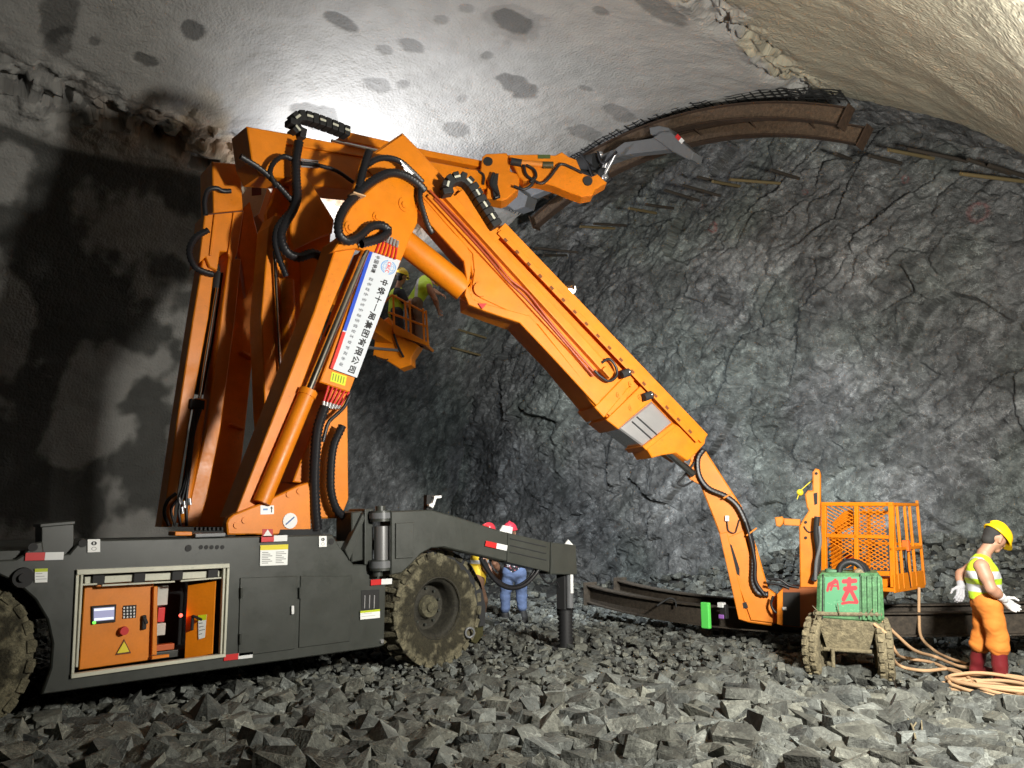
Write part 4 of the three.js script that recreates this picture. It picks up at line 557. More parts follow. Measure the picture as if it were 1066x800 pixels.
for (const q of [[[478, 180], [486, 176], [493, 182]], [[496, 178], [503, 182], [503, 192]]]) part(head, 'hose', PH.tube(q, 0.02, 0.05), M.hose);
const PG = new Plane(V(0, 0, -10.5), 0, 1);                            // gripper lies across the tunnel, parallel to the face
const grip = rp('rib_gripper', [PG.shape([[612, 167], [640, 155], [650, 148], [678, 144], [684, 142], [690, 149], [700, 150], [700, 155], [655, 160], [632, 168], [616, 178]], 0.2, 0, 0.012), PG.shape([[516, 207], [530, 203], [562, 186], [586, 182], [572, 196], [545, 208], [533, 214], [520, 216]], 0.2, 0, 0.012)], M.greyLight);
part(grip, 'jaw', PG.shape([[680, 143], [690, 137], [698, 137], [722, 158], [720, 166], [716, 166], [699, 157], [690, 150]], 0.3, 0.08, 0.012), M.greyLight); part(grip, 'jaw_top', PG.shape([[676, 133], [686, 131], [696, 133], [700, 138], [690, 140], [677, 140]], 0.26, -0.05, 0.008), M.greyLight); strip(grip, PG, [704, 141], [708, 145], [711, 148], 0.07, 0.09);
part(grip, 'jaw', PG.shape([[525, 200], [538, 196], [549, 204], [546, 215], [535, 219], [526, 212]], 0.3, 0.08, 0.012), M.greyLight);
part(grip, 'wrist_joint', [PG.rod([604, 172], [622, 168], 0.16, 0.06), PG.rod([600, 178], [624, 190], 0.09, 0.1), ball(PG.pt(628, 180, 0.12), 0.1)], M.dark); part(grip, 'grip_cylinder', [PG.rod([630, 181], [641, 160], 0.035, 0.14), PG.rod([626, 184], [632, 168], 0.05, 0.12)], M.steel); part(grip, 'grip_ball', ball(PG.pt(630, 185, 0.14), 0.07), M.steel); part(grip, 'grip_ball', ball(PG.pt(625, 161, 0.1), 0.06), M.steel); for (const q of [[[604, 160], [612, 170], [618, 184], [632, 190], [637, 186]], [[622, 158], [628, 170], [636, 164], [642, 158]]]) part(grip, 'hose', PG.tube(q, 0.025, 0.2), M.hose);

// left boom: folded links
const PL = new Plane(V(-8.95, 0, 0), 1, 0.1);
const lLow = rp('lower_boom', [PL.shape([[211, 270], [224, 272], [217, 330], [197, 440], [184, 520], [179, 549], [168, 549], [173, 518], [184, 440], [201, 330]], 0.3, 0, 0.012), PL.shape([[238, 268], [251, 270], [245, 330], [229, 450], [215, 520], [206, 549], [192, 549], [200, 512], [214, 450], [230, 330]], 0.3, 0.05, 0.012)], M.orange);
part(lLow, 'web_plate', PL.shape([[250, 270], [266, 262], [271, 300], [263, 372], [255, 447], [244, 549], [206, 549], [226, 450], [244, 330]], 0.1, -0.28, 0.01), M.orange); for (const [a, b] of [[[252, 366], [264, 373]], [[241, 441], [255, 447]]]) part(lLow, 'stiffener', PL.beam(a, b, 0.03, 0.16, -0.16), M.orange);
part(lLow, 'piston_rod', PL.rod([226, 300], [207, 418], 0.02, -0.02), M.chrome); part(lLow, 'lift_cylinder', PL.rod([209, 416], [190, 545], 0.07, -0.02), M.orange); part(lLow, 'valve_block', PL.beam([206, 416], [205, 426], 0.16, 0.12, 0.05), M.dark); part(lLow, 'inner_cylinder', PL.rod([228, 285], [205, 410], 0.07, -0.16), M.black);
for (const k of [0, 1, 2]) part(lLow, 'hose', PL.tube([[203 + k * 3, 426], [199 + k * 2, 445], [196 + k * 1.6, 470], [192 + k * 2, 500], [186 + k * 4, 518], [178 + k * 8, 530], [182 + k * 6, 548]], 0.016, 0.06), M.hose); part(lLow, 'hose', PL.tube([[183, 514], [174, 522], [171, 535], [176, 548]], 0.02, 0.06), M.hose); for (const [x, y] of [[186, 518], [191, 522], [197, 519], [189, 528]]) part(lLow, 'fitting', PL.rod([x, y], [x + 1, y + 7], 0.02, 0.08), M.steel);
const lKnee = rp('knee_box', [PL.shape([[221, 168], [250, 171], [253, 219], [222, 222]], 0.5, 0.03, 0.012), PL.shape([[213, 223], [254, 219], [247, 264], [242, 276], [236, 262], [229, 262], [226, 282], [218, 278], [214, 268], [207, 274]], 0.4, 0.06, 0.012)], M.orange);
for (const [a, b] of [[[224, 223], [219, 266]], [[244, 221], [238, 265]]]) part(lKnee, 'rib', PL.beam(a, b, 0.025, 0.04, 0.09), M.orange); part(lKnee, 'seam', PL.beam([214, 223.4], [253, 219.6], 0.014, 0.012, 0.068), std(C(0.12, 0.03, 0.01), 0.7));
part(lKnee, 'knee_link', PL.shape([[254, 216], [260, 210], [270, 250], [266, 290], [256, 310], [252, 276], [248, 262]], 0.12, -0.1, 0.01), M.orange); part(lKnee, 'white_plate', PL.shape([[250, 179], [280, 183], [277, 200], [270, 222], [262, 228], [253, 220]], 0.03, -0.12, 0.004), M.cream); part(lKnee, 'dark_mark', PL.shape([[262, 195], [272, 194], [272, 203], [262, 204]], 0.006, -0.117, 0.001), std(C(0.1, 0.02, 0.02), 0.6));
part(lKnee, 'hose', PL.tube([[240, 199], [232, 199], [225, 196], [217, 198], [213, 210], [214, 224]], 0.03, 0.1), M.hose); part(lKnee, 'hose', ribbed([[216, 240], [203, 248], [197, 262], [203, 278], [212, 283], [222, 286]].map(([x, y]) => PL.pt(x, y, 0.05)), 0.04), M.hose);
const PR0 = atDepth(404, 350, 13.0);
const lUp = rp('upper_boom', [bar(PL.pt(258, 205, -0.35), V(-10.1, 5.0, -5.6), 0.42, 0.36, V(1, 0, 0), 0.012)], M.orange); part(lUp, 'sliding_section', bar(V(-10.1, 5.0, -5.6), PR0, 0.3, 0.26, V(1, 0, 0), 0.012), M.orange);
// near boom hoses draped over the elbow
for (const [q, r, o] of [[[[376, 254], [398, 247], [404, 240], [398, 235], [386, 236], [374, 246], [362, 251], [354, 246], [352, 234], [358, 218], [368, 206], [378, 196], [392, 186], [408, 180], [424, 184], [436, 192], [442, 199]], 0.05, 0.16], [[[372, 202], [376, 185], [380, 170], [384, 158]], 0.045, 0.14], [[[382, 172], [392, 166], [404, 164.5], [416, 168], [428, 178], [440, 190]], 0.035, 0.12], [[[438, 192], [437, 206], [441, 222], [446, 236], [450, 243]], 0.035, 0.16]]) part(lowB, 'hose', ribbed(q.map(([x, y]) => PN.pt(x, y, o)), r), M.hose);
part(lowB, 'hose_clip', PN.beam([368, 200], [381, 204], 0.02, 0.14, 0.24), M.rope); for (let k = 0; k < 5; k++) part(lowB, 'fitting', PN.rod([416 + k * 2, 167 + k * 4.2], [430 + k * 2, 181 + k * 4], 0.013, 0.14), M.steel);
part(lowB, 'hose', ribbed([[338, 424], [331, 445], [328, 475], [327, 500], [328, 530], [330, 552]].map(([x, y]) => PN.pt(x, y, 0.06)), 0.055), M.hose); part(lowB, 'hose', ribbed([[356, 444], [347, 465], [344, 495], [345, 515], [352, 533], [366, 542]].map(([x, y]) => PN.pt(x, y, 0.05)), 0.045), M.hose); part(lowB, 'hose', PN.tube([[364, 412], [358, 424], [350, 432], [342, 440], [336, 460]], 0.02, 0.06), M.hose);

// cage behind, carried by the left boom
const PR = new Plane(V(-10.0, 0, -8.0), 0.62, 0.78);
const cage2 = rp('work_cage', [bar(PR.pt(409, 347, -0.4), PR.pt(446, 361, -0.4), 0.05, 0.8, PR.n, 0.006)], M.orange);
{ const s2 = (n, a, b, w = 0.035, o = 0) => part(cage2, n, PR.beam(a, b, w, w, o), M.orange);
  s2('top_rail', [408, 307], [443, 326]); s2('middle_rail', [404, 325], [444, 340]); s2('post', [409, 308], [410, 341]); s2('post', [421.5, 315], [423, 347]); s2('post', [426, 313], [427.5, 348]); s2('post', [440, 321], [441.5, 356]); s2('post', [443, 323], [445.5, 360]); s2('top_rail', [408, 307], [396, 318], 0.035, -0.05);
  part(cage2, 'skirt', PR.shape([[409, 337], [446, 357], [447, 361], [410, 348]], 0.03, 0.03, 0.004), M.orange); part(cage2, 'support_bracket', PR.shape([[392, 338], [404, 330], [412, 345], [436, 360], [428, 372], [428, 380], [416, 384], [400, 374], [388, 370]], 0.3, -0.05, 0.012), M.orange); part(cage2, 'hose', PR.tube([[410, 348], [414, 360], [420, 372]], 0.02, 0.05), M.hose); part(cage2, 'hose', PR.tube([[390, 370], [396, 378], [404, 374]], 0.012, 0.05), M.hose);
  // the lamp on the cage that lights the vault
  const p = V(-11.9, 5.6, -6.6), aim = V(-11.2, 9, -7.6), d = aim.clone().sub(p).normalize(); part(cage2, 'lamp_post', [rod(V(-10.6, 4.4, -7.5), V(-11.9, 4.6, -6.6), 0.025), rod(V(-11.9, 4.6, -6.6), p.clone().addScaledVector(d, -0.05), 0.025)], M.greyLight); part(cage2, 'lamp_housing', bar(p.clone().addScaledVector(d, -0.08), p.clone().addScaledVector(d, 0.02), 0.3, 0.22, V(1, 0, 0), 0.01), M.black);
  part(cage2, 'lamp_glass', bar(p.clone().addScaledVector(d, 0.02), p.clone().addScaledVector(d, 0.026), 0.26, 0.18, V(1, 0, 0), 0.002), std(0x000000, 0.4, 0, { emissive: C(0.95, 0.96, 1), emissiveIntensity: 4 }));
  const L = new THREE.SpotLight(C(0.93, 0.94, 1), LIGHT.deck, 0, 1.2, 0.9, 2); L.name = 'cage_lamp_light'; L.position.copy(p).addScaledVector(d, 0.06); L.target.position.copy(aim); L.castShadow = true; L.shadow.radius = 5; scene.add(L); scene.add(L.target); }
// ---------------------------------------------------------------- steel arch ribs
function sweep(frames, w, h, ow, oh) { // rectangle w (along B) by h (along N) swept through frames
  const pos = [], idx = [], n = frames.length; for (const { p, N, B } of frames) for (const [a, b] of [[-1, -1], [1, -1], [1, 1], [-1, 1]]) { const q = p.clone().addScaledVector(B, ow + a * w / 2).addScaledVector(N, oh + b * h / 2); pos.push(q.x, q.y, q.z); }
  for (let i = 0; i < n - 1; i++) for (let k = 0; k < 4; k++) { const a = i * 4 + k, b = i * 4 + (k + 1) % 4; idx.push(a, b, a + 4, b, b + 4, a + 4); }
  idx.push(0, 2, 1, 0, 3, 2); const e = (n - 1) * 4; idx.push(e, e + 1, e + 2, e, e + 2, e + 3);
  const g = new THREE.BufferGeometry(); g.setAttribute('position', new THREE.Float32BufferAttribute(pos, 3)); g.setIndex(idx); return toCreasedNormals(g.toNonIndexed(), 0.5);
}
function rib(name, frames, H, label, mats = [M.rust, M.rustLight]) {
  const t = thing(name, label, 'steel arch', frames[0].p, 'steel arch ribs');
  part(t, 'web', sweep(frames, 0.012, H - 0.03, 0, 0), mats[1]); for (const s of [-1, 1]) part(t, 'flange', sweep(frames, 0.15, 0.016, 0, s * (H - 0.016) / 2), mats[0]);
  for (const f of [frames[0], frames[frames.length - 1]]) { const m = new THREE.Matrix4().makeBasis(f.B, f.N, f.B.clone().cross(f.N)).setPosition(f.p); const g = new RoundedBoxGeometry(0.24, H + 0.08, 0.022, 1, 0.004).toNonIndexed(); g.applyMatrix4(m); part(t, 'end_plate', g, mats[0]); }
  return t;
}
const arcFrames = (R, D, a0, a1, n = 40) => Array.from({ length: n + 1 }, (_, i) => { const a = lerp(a0, a1, i / n) * Math.PI / 180, N = V(Math.cos(a), Math.sin(a), 0); return { p: V(XC, YC, -D).addScaledVector(N, R), N, B: V(0, 0, 1) }; });
rib('steel_arch_rib', arcFrames(7.86, 10.85, 58.6, 106), 0.27, 'rusty curved steel rib under the crown, the one closer to the sprayed concrete');
rib('steel_arch_rib', arcFrames(7.76, 11.35, 57.6, 112), 0.27, 'rusty curved steel rib under the crown, the one closer to the rock face');
// ties between the two raised ribs
{ const t = thing('wire_mesh', 'dark strip of wire mesh along the edge of the sprayed vault', 'wire mesh', vaultPt(1.3, 11.3, -0.1)); for (const [D, dr] of [[10.98, -0.03], [11.06, -0.04], [11.15, -0.05], [11.26, -0.05]]) { const g = hose(arcFrames(RAD + dr, D, 61, 114, 60).map((f, i) => f.p.clone().addScaledVector(f.N, 0.06 * n3(i * 0.4, D, 1))), 0.009, 120, 5); part(t, 'long_wire', g, M.black); }
  for (let a = 61; a < 114; a += 0.9 + 0.5 * hsh(Math.round(a * 10), 1, 1)) { const k = a * Math.PI / 180, N = V(Math.cos(k), Math.sin(k), 0), P = (D, dr) => V(XC, YC, -D).addScaledVector(N, RAD + dr); part(t, 'cross_wire', rod(P(10.92 + 0.08 * hsh(Math.round(a * 10), 2, 2), -0.03), P(11.35, -0.07), 0.012, 0.012, 5), M.black); } }
for (const a of [64, 72, 80, 88, 96, 103]) { const k = a * Math.PI / 180, N = V(Math.cos(k), Math.sin(k), 0); solo('tie_rod', rod(V(XC, YC, -10.86).addScaledVector(N, 7.86), V(XC, YC, -11.34).addScaledVector(N, 7.78), 0.014), M.rust, `steel tie rod linking the two raised ribs, ${{ 64: 'nearest their free right end', 72: 'second from their free right end', 80: 'right above the gripper jaw', 88: 'left of the gripper jaw', 96: 'above the orange boom head', 103: 'last one at the left'}[a]}`, 'tie rod', 'tie rods of the raised ribs'); }
// pair lying on the floor, gripped in the middle by the stick
{ const lay = (off, y0, lab, len0) => { const c = new THREE.QuadraticBezierCurve3(V(-7.75 + len0, 0.26 + y0, -9.15 - off), V(-4.9, 0.02 + y0, -8.3 - off), V(-1.7, 0.36 + y0, -10.3 - off)); const fr = []; for (let i = 0; i <= 40; i++) { const p = c.getPoint(i / 40), T = c.getTangent(i / 40), B = V(-T.z, 0, T.x).normalize(); fr.push({ p: p.setY(p.y + 0.13), N: V(0, 1, 0), B }); } return rib('steel_arch_rib', fr, 0.26, lab, [M.ribGrey, M.ribGrey]); };
  lay(0, 0, 'curved steel rib lying on the rubble, the front one of the pair', 0); lay(0.55, 0.05, 'curved steel rib lying on the rubble, the rear one of the pair', 0.15); }
solo('plastic_block', box(...atDepth(735, 641, 9.3).toArray(), 0.11, 0.3, 0.06, 0.012), std(C(0.1, 0.62, 0.1), 0.5), 'bright green block standing against the floor rib', 'block');
{ const p = atDepth(754, 637, 9.75), t = thing('lead_box', 'small white and purple box on the rear floor rib', 'box', p.clone().add(V(0, -0.09, 0))); part(t, 'body', box(p.x, p.y, p.z, 0.09, 0.17, 0.07, 0.01), M.black); part(t, 'white_lid', box(p.x - 0.02, p.y + 0.08, p.z + 0.02, 0.08, 0.06, 0.08, 0.008), M.reflWhite); part(t, 'purple_foot', box(p.x - 0.02, p.y - 0.06, p.z + 0.02, 0.07, 0.05, 0.06, 0.008), std(C(0.3, 0.12, 0.45), 0.5)); }
solo('lifting_hook', hose([[684, 631], [690, 627], [698, 623], [703, 626], [704, 632]].map(([x, y]) => atDepth(x, y, 10.4)), 0.012, 24, 6), M.dark, 'dark bent bar hooked over the floor ribs', 'hook');
// ---------------------------------------------------------------- pipes of the umbrella sticking out of the crown of the face
const pipeMat = std(C(0.17, 0.13, 0.06), 0.75, 0.2), pipeDark = std(C(0.05, 0.04, 0.03), 0.8, 0.2);
for (const [tx, ty, bx, by, d] of [[692, 198, 728, 209, 1], [672, 213, 701, 217, 1], [655, 217, 683, 222, 0], [618, 233, 652, 235, 1], [604, 236, 640, 238, 0], [711, 193, 750, 204, 1], [726, 184, 768, 195, 1], [742, 189, 770, 194, 0], [760, 187, 812, 191, 0], [803, 177, 832, 186, 1], [556, 258, 602, 263, 1], [566, 266, 590, 266, 1], [870, 160, 886, 166, 1], [905, 162, 938, 170, 1], [925, 156, 972, 165, 0], [945, 155, 1008, 168, 1], [1000, 181, 1066, 189, 0], [1008, 166, 1052, 181, 1], [1030, 172, 1075, 186, 1], [540, 288, 570, 292, 1], [476, 343, 506, 352, 0], [470, 362, 500, 370, 0]])
  solo('umbrella_pipe', rod(atZ(bx, by, 13.1), atZ(tx, ty, 12.2), 0.03, 0.03, 10), d ? pipeDark : pipeMat, d ? 'dark steel pipe sticking out of the rock below the crown' : 'yellowish rusty steel pipe sticking out of the rock below the crown', 'pipe', d ? 'dark umbrella pipes in the rock' : 'yellowish umbrella pipes in the rock');
// ---------------------------------------------------------------- people: joints with radii, meshed as one skin
function skinMesh(bones, k, N, warp = 0, cut = null) {
  let lo = V(1e9, 1e9, 1e9), hi = V(-1e9, -1e9, -1e9); for (const [a, ra, b, rb] of bones) for (const [p, r] of [[a, ra], [b, rb]]) { lo.min(p.clone().addScalar(-r - k - 0.02)); hi.max(p.clone().addScalar(r + k + 0.02)); }
  const mc = new MarchingCubes(N, M.skin, false, false, 120000), size = hi.clone().sub(lo), h = N / 2, f = mc.field, p = V(0, 0, 0), cache = bones.map(([a, ra, b, rb]) => ({ a, ra, d: b.clone().sub(a), rb, l: Math.max(1e-8, b.distanceToSquared(a)) }));
  for (let z = 0; z < N; z++) for (let y = 0; y < N; y++) for (let x = 0; x < N; x++) {
    p.set(lo.x + ((x - h) / h + 1) / 2 * size.x, lo.y + ((y - h) / h + 1) / 2 * size.y, lo.z + ((z - h) / h + 1) / 2 * size.z); let d = 1;
    for (const c of cache) { const ax = p.x - c.a.x, ay = p.y - c.a.y, az = p.z - c.a.z, t = clamp((ax * c.d.x + ay * c.d.y + az * c.d.z) / c.l), q = Math.hypot(ax - c.d.x * t, ay - c.d.y * t, az - c.d.z * t) - lerp(c.ra, c.rb, t); const m = clamp(0.5 + 0.5 * (d - q) / k); d = lerp(d, q, m) - k * m * (1 - m); }
    if (warp && Math.abs(d) < 0.06) d += warp * (n3(p.x * 9, p.y * 7, p.z * 9) + 0.6 * ridge(p.x * 6, p.y * 10, p.z * 6, 2) - 0.3);
    if (cut) d = Math.max(d, cut(p)); f[x + y * N + z * N * N] = -d;
  }
  mc.isolation = 0; mc.update(); const n = mc.count, P = mc.positionArray.slice(0, n * 3); for (let i = 0; i < n; i++) { P[3 * i] = lo.x + (P[3 * i] + 1) / 2 * size.x; P[3 * i + 1] = lo.y + (P[3 * i + 1] + 1) / 2 * size.y; P[3 * i + 2] = lo.z + (P[3 * i + 2] + 1) / 2 * size.z; }
  let g = new THREE.BufferGeometry(); g.setAttribute('position', new THREE.BufferAttribute(P, 3)); g = mergeVertices(g, 1e-4); g.computeVertexNormals(); return g;
}
const paintBy = (g, fn) => { const p = g.attributes.position, c = new Float32Array(p.count * 3), q = V(0, 0, 0); for (let i = 0; i < p.count; i++) c.set(fn(q.fromBufferAttribute(p, i)), i * 3); g.setAttribute('color', new THREE.BufferAttribute(c, 3)); return g; };
function helmet(parent, c, up, fwd, r, mat) { // shell with brim, peak and ridge
  const y = up.clone().normalize(), z = fwd.clone().addScaledVector(y, -fwd.dot(y)).normalize(), x = y.clone().cross(z), m = new THREE.Matrix4().makeBasis(x, y, z).setPosition(c);
  const s = new THREE.SphereGeometry(r, 28, 14, 0, Math.PI * 2, 0, Math.PI / 2); s.scale(0.92, 1.02, 1.12); const brim = new THREE.TorusGeometry(r, 0.011, 8, 32); brim.rotateX(Math.PI / 2); brim.scale(0.93, 1, 1.13);
  const peak = new THREE.CylinderGeometry(r * 0.86, r * 0.92, 0.012, 24, 1, false, -1.05, 2.1); peak.scale(0.95, 1, 0.9); peak.translate(0, -0.008, r * 0.56); const ridgeG = new THREE.TorusGeometry(r * 1.02, 0.016, 6, 20, Math.PI * 0.8); ridgeG.rotateZ(Math.PI * 0.1); ridgeG.rotateY(Math.PI / 2); ridgeG.scale(0.8, 1, 1.1);
  return part(parent, 'helmet', join([s, brim, peak, ridgeG].map((g) => g.applyMatrix4(m))), mat);
}
function hand(w, dir, palmN, s = 1, curl = 0.35) { // bones of a hand: palm, four unequal fingers, thumb from the side of the palm
  const d = dir.clone().normalize(), n = palmN.clone().addScaledVector(d, -palmN.dot(d)).normalize(), sd = d.clone().cross(n), b = [], P = (a, l, o) => w.clone().addScaledVector(d, a * s).addScaledVector(sd, l * s).addScaledVector(n, o * s);
  for (const l of [-0.024, 0, 0.024]) b.push([P(0.01, l * 0.7, 0), 0.017 * s, P(0.085, l, 0), 0.015 * s]);
  [[-0.028, 0.062], [-0.0095, 0.078], [0.0095, 0.074], [0.028, 0.058]].forEach(([l, L]) => { let a = P(0.085, l, 0), ang = curl * 0.6; for (let k = 0; k < 3; k++) { const q = a.clone().addScaledVector(d, Math.cos(ang) * L * s * (0.45 - 0.1 * k)).addScaledVector(n, Math.sin(ang) * L * s * (0.45 - 0.1 * k)); b.push([a, (0.0098 - 0.0008 * k) * s, q, (0.009 - 0.0008 * k) * s]); a = q; ang += curl; } });
  const a = P(0.03, -0.035, 0.005), q = P(0.062, -0.06, 0.018), e = P(0.092, -0.062, 0.034); b.push([P(0.015, -0.02, 0), 0.014 * s, a, 0.013 * s], [a, 0.012 * s, q, 0.0105 * s], [q, 0.0105 * s, e, 0.0085 * s]); return b;
}
const Hv = std(0xffffff, 0.6, 0, { vertexColors: true });
function person(label, J, o) {
  const base = V((J.ankR.x + J.ankL.x) / 2, Math.min(J.ankR.y, J.ankL.y) - 0.08, (J.ankR.z + J.ankL.z) / 2), t = thing('person', label, 'person', base, o.group), f = o.face, S = o.scale ?? 1, N = o.res ?? 72;
  const mid = (a, b, k = 0.5) => a.clone().lerp(b, k), hipM = mid(J.hipR, J.hipL), shM = mid(J.shR, J.shL), chest = mid(hipM, shM, 0.66), belly = mid(hipM, shM, 0.3), up = J.head.clone().sub(shM).normalize();
  const r = (x) => x * S;
  const torso = [[mid(J.hipR, J.hipL, 0.2), r(0.10), mid(J.hipR, J.hipL, 0.8), r(0.10)], [hipM, r(0.12), belly, r(0.115)], [belly, r(0.115), chest, r(0.13)], [mid(chest, J.shR, 0.5), r(0.115), mid(chest, J.shL, 0.5), r(0.115)], [mid(chest, shM, 0.6), r(0.1), mid(shM, J.neck, 0.3), r(0.075)]];
  const arm = (s, e, w) => [[s, r(0.068), mid(s, e, 0.45), r(0.056)], [mid(s, e, 0.45), r(0.056), e, r(0.045)], [e, r(0.044), mid(e, w, 0.35), r(0.045)], [mid(e, w, 0.35), r(0.044), w, r(0.029)]];
  const leg = (h, k, a, q = 1) => [[h, r(0.088) * q, mid(h, k, 0.5), r(0.076) * q], [mid(h, k, 0.5), r(0.076) * q, k, r(0.058) * q], [k, r(0.056) * q, mid(k, a, 0.35), r(0.058) * q], [mid(k, a, 0.35), r(0.056) * q, a, r(0.038) * q]];
  const hc = J.head, sideV = up.clone().cross(f).normalize();
  const headB = [[J.neck, r(0.056), mid(J.neck, hc, 0.5), r(0.056)], [hc.clone().addScaledVector(f, -0.012).addScaledVector(up, 0.035), r(0.09), hc.clone().addScaledVector(f, 0.012).addScaledVector(up, 0.015), r(0.084)], [hc.clone().addScaledVector(up, -0.04).addScaledVector(f, 0.025), r(0.066), hc.clone().addScaledVector(up, -0.085).addScaledVector(f, 0.06), r(0.034)], [hc.clone().addScaledVector(f, 0.088).addScaledVector(up, 0.01), 0.009, hc.clone().addScaledVector(f, 0.106).addScaledVector(up, -0.028), 0.015], [hc.clone().addScaledVector(f, 0.085).addScaledVector(up, -0.06).addScaledVector(sideV, 0.018), 0.011, hc.clone().addScaledVector(f, 0.085).addScaledVector(up, -0.06).addScaledVector(sideV, -0.018), 0.011]];
  for (const s of [-1, 1]) headB.push([hc.clone().addScaledVector(sideV, s * r(0.088)).addScaledVector(up, 0.022).addScaledVector(f, -0.012), 0.016, hc.clone().addScaledVector(sideV, s * r(0.084)).addScaledVector(up, -0.02).addScaledVector(f, -0.002), 0.012]);
  const bare = [...torso.map(([a, ra, b, rb]) => [a, ra * 0.86, b, rb * 0.86]), [shM, r(0.08), J.neck, r(0.058)], ...arm(J.shR, J.elR, J.wrR), ...arm(J.shL, J.elL, J.wrL), ...leg(J.hipR, J.kneR, J.ankR, 0.9), ...leg(J.hipL, J.kneL, J.ankL, 0.9)];
  const bodyG = [skinMesh(bare, 0.03, N), skinMesh(headB, 0.018, Math.min(72, N))];
  for (const [w, e, pn, gl] of [[J.wrR, J.elR, o.palmR, 0], [J.wrL, J.elL, o.palmL, 1]]) { const g = skinMesh(hand(w, w.clone().sub(e).normalize().lerp(o.handDir ?? w.clone().sub(e).normalize(), 0.5), pn ?? f, o.gloves ? 1.1 : 1, 0.55), 0.008, 56); if (o.gloves) part(t, 'glove', [g, skinMesh([[w.clone().lerp(e, 0.22), r(0.04), w, r(0.034)], [w, 0.034, w.clone().lerp(e, -0.08), 0.03]], 0.01, 32)], o.gloves[gl]); else bodyG.push(g); }
  part(t, 'body', bodyG, M.skin);
  for (const s of [-1, 1]) part(t, 'eye', ball(hc.clone().addScaledVector(f, r(0.084)).addScaledVector(up, 0.016).addScaledVector(sideV, s * 0.03), 0.012, 8, 6), M.black);
  if (o.hair) part(t, 'hair', skinMesh([[hc.clone().addScaledVector(f, -0.035).addScaledVector(up, 0.04), r(0.088), hc.clone().addScaledVector(f, -0.05).addScaledVector(up, -0.02), r(0.06)]], 0.01, 32), o.hair);
  const topC = (p) => -1;
  if (o.shirt) part(t, 'shirt', skinMesh([...torso.map(([a, ra, b, rb]) => [a, ra * 1.08, b, rb * 1.08]), [J.shR, r(0.082), mid(J.shR, J.elR, o.sleeve ?? 0.6), r(0.072)], [J.shL, r(0.082), mid(J.shL, J.elL, o.sleeve ?? 0.6), r(0.072)]], 0.04, N, 0.008), o.shirt);
  if (o.vest) { const g = skinMesh([...torso.map(([a, ra, b, rb]) => [a, ra * 1.14, b, rb * 1.14]), [J.shR.clone().lerp(shM, 0.35), r(0.082), J.shL.clone().lerp(shM, 0.35), r(0.082)]], 0.035, N, 0.008, o.vestCut); part(t, 'vest', paintBy(g, o.vest), Hv); }
  part(t, 'trousers', skinMesh([[mid(J.hipR, J.hipL, 0.15), r(0.125), mid(J.hipR, J.hipL, 0.85), r(0.125)], [hipM, r(0.13), mid(hipM, belly, 0.5), r(0.125)], ...[['R'], ['L']].flatMap(([s]) => { const h = J['hip' + s], k = J['kne' + s], a = J['ank' + s]; return [[h, r(0.102), mid(h, k, 0.6), r(0.09)], [mid(h, k, 0.6), r(0.09), k, r(0.084)], [k, r(0.084), mid(k, a, o.cuff ?? 0.8), r(o.cuffR ?? 0.075)]]; })], 0.022, N, 0.012, o.trouserCut), o.trousers);
  if (o.boots) for (const s of ['R', 'L']) { const a = J['ank' + s], k = J['kne' + s], toe = o.toe ?? f, b = V(0, 0, 0).copy(a); part(t, 'boot', skinMesh([[mid(k, a, o.bootTop ?? 0.35), r(0.074), mid(k, a, 0.75), r(0.062)], [mid(k, a, 0.75), r(0.062), a, r(0.058)], [a.clone().addScaledVector(toe, -0.03).setY(a.y - 0.035), r(0.042), a.clone().addScaledVector(toe, 0.07).setY(a.y - 0.04), r(0.042)], [a.clone().addScaledVector(toe, 0.07).setY(a.y - 0.042), r(0.042), a.clone().addScaledVector(toe, 0.15).setY(a.y - 0.05), r(0.032)]], 0.02, 48, 0.003, (p) => a.y - 0.088 - p.y), o.boots); }
  helmet(t, hc.clone().addScaledVector(up, 0.045).addScaledVector(f, o.tip ?? 0), up.clone().addScaledVector(f, o.tilt ?? 0.1), f, r(0.122), o.helmet); return t;
}
const limeV = [0.50, 0.72, 0.03], silver = [0.62, 0.64, 0.66];
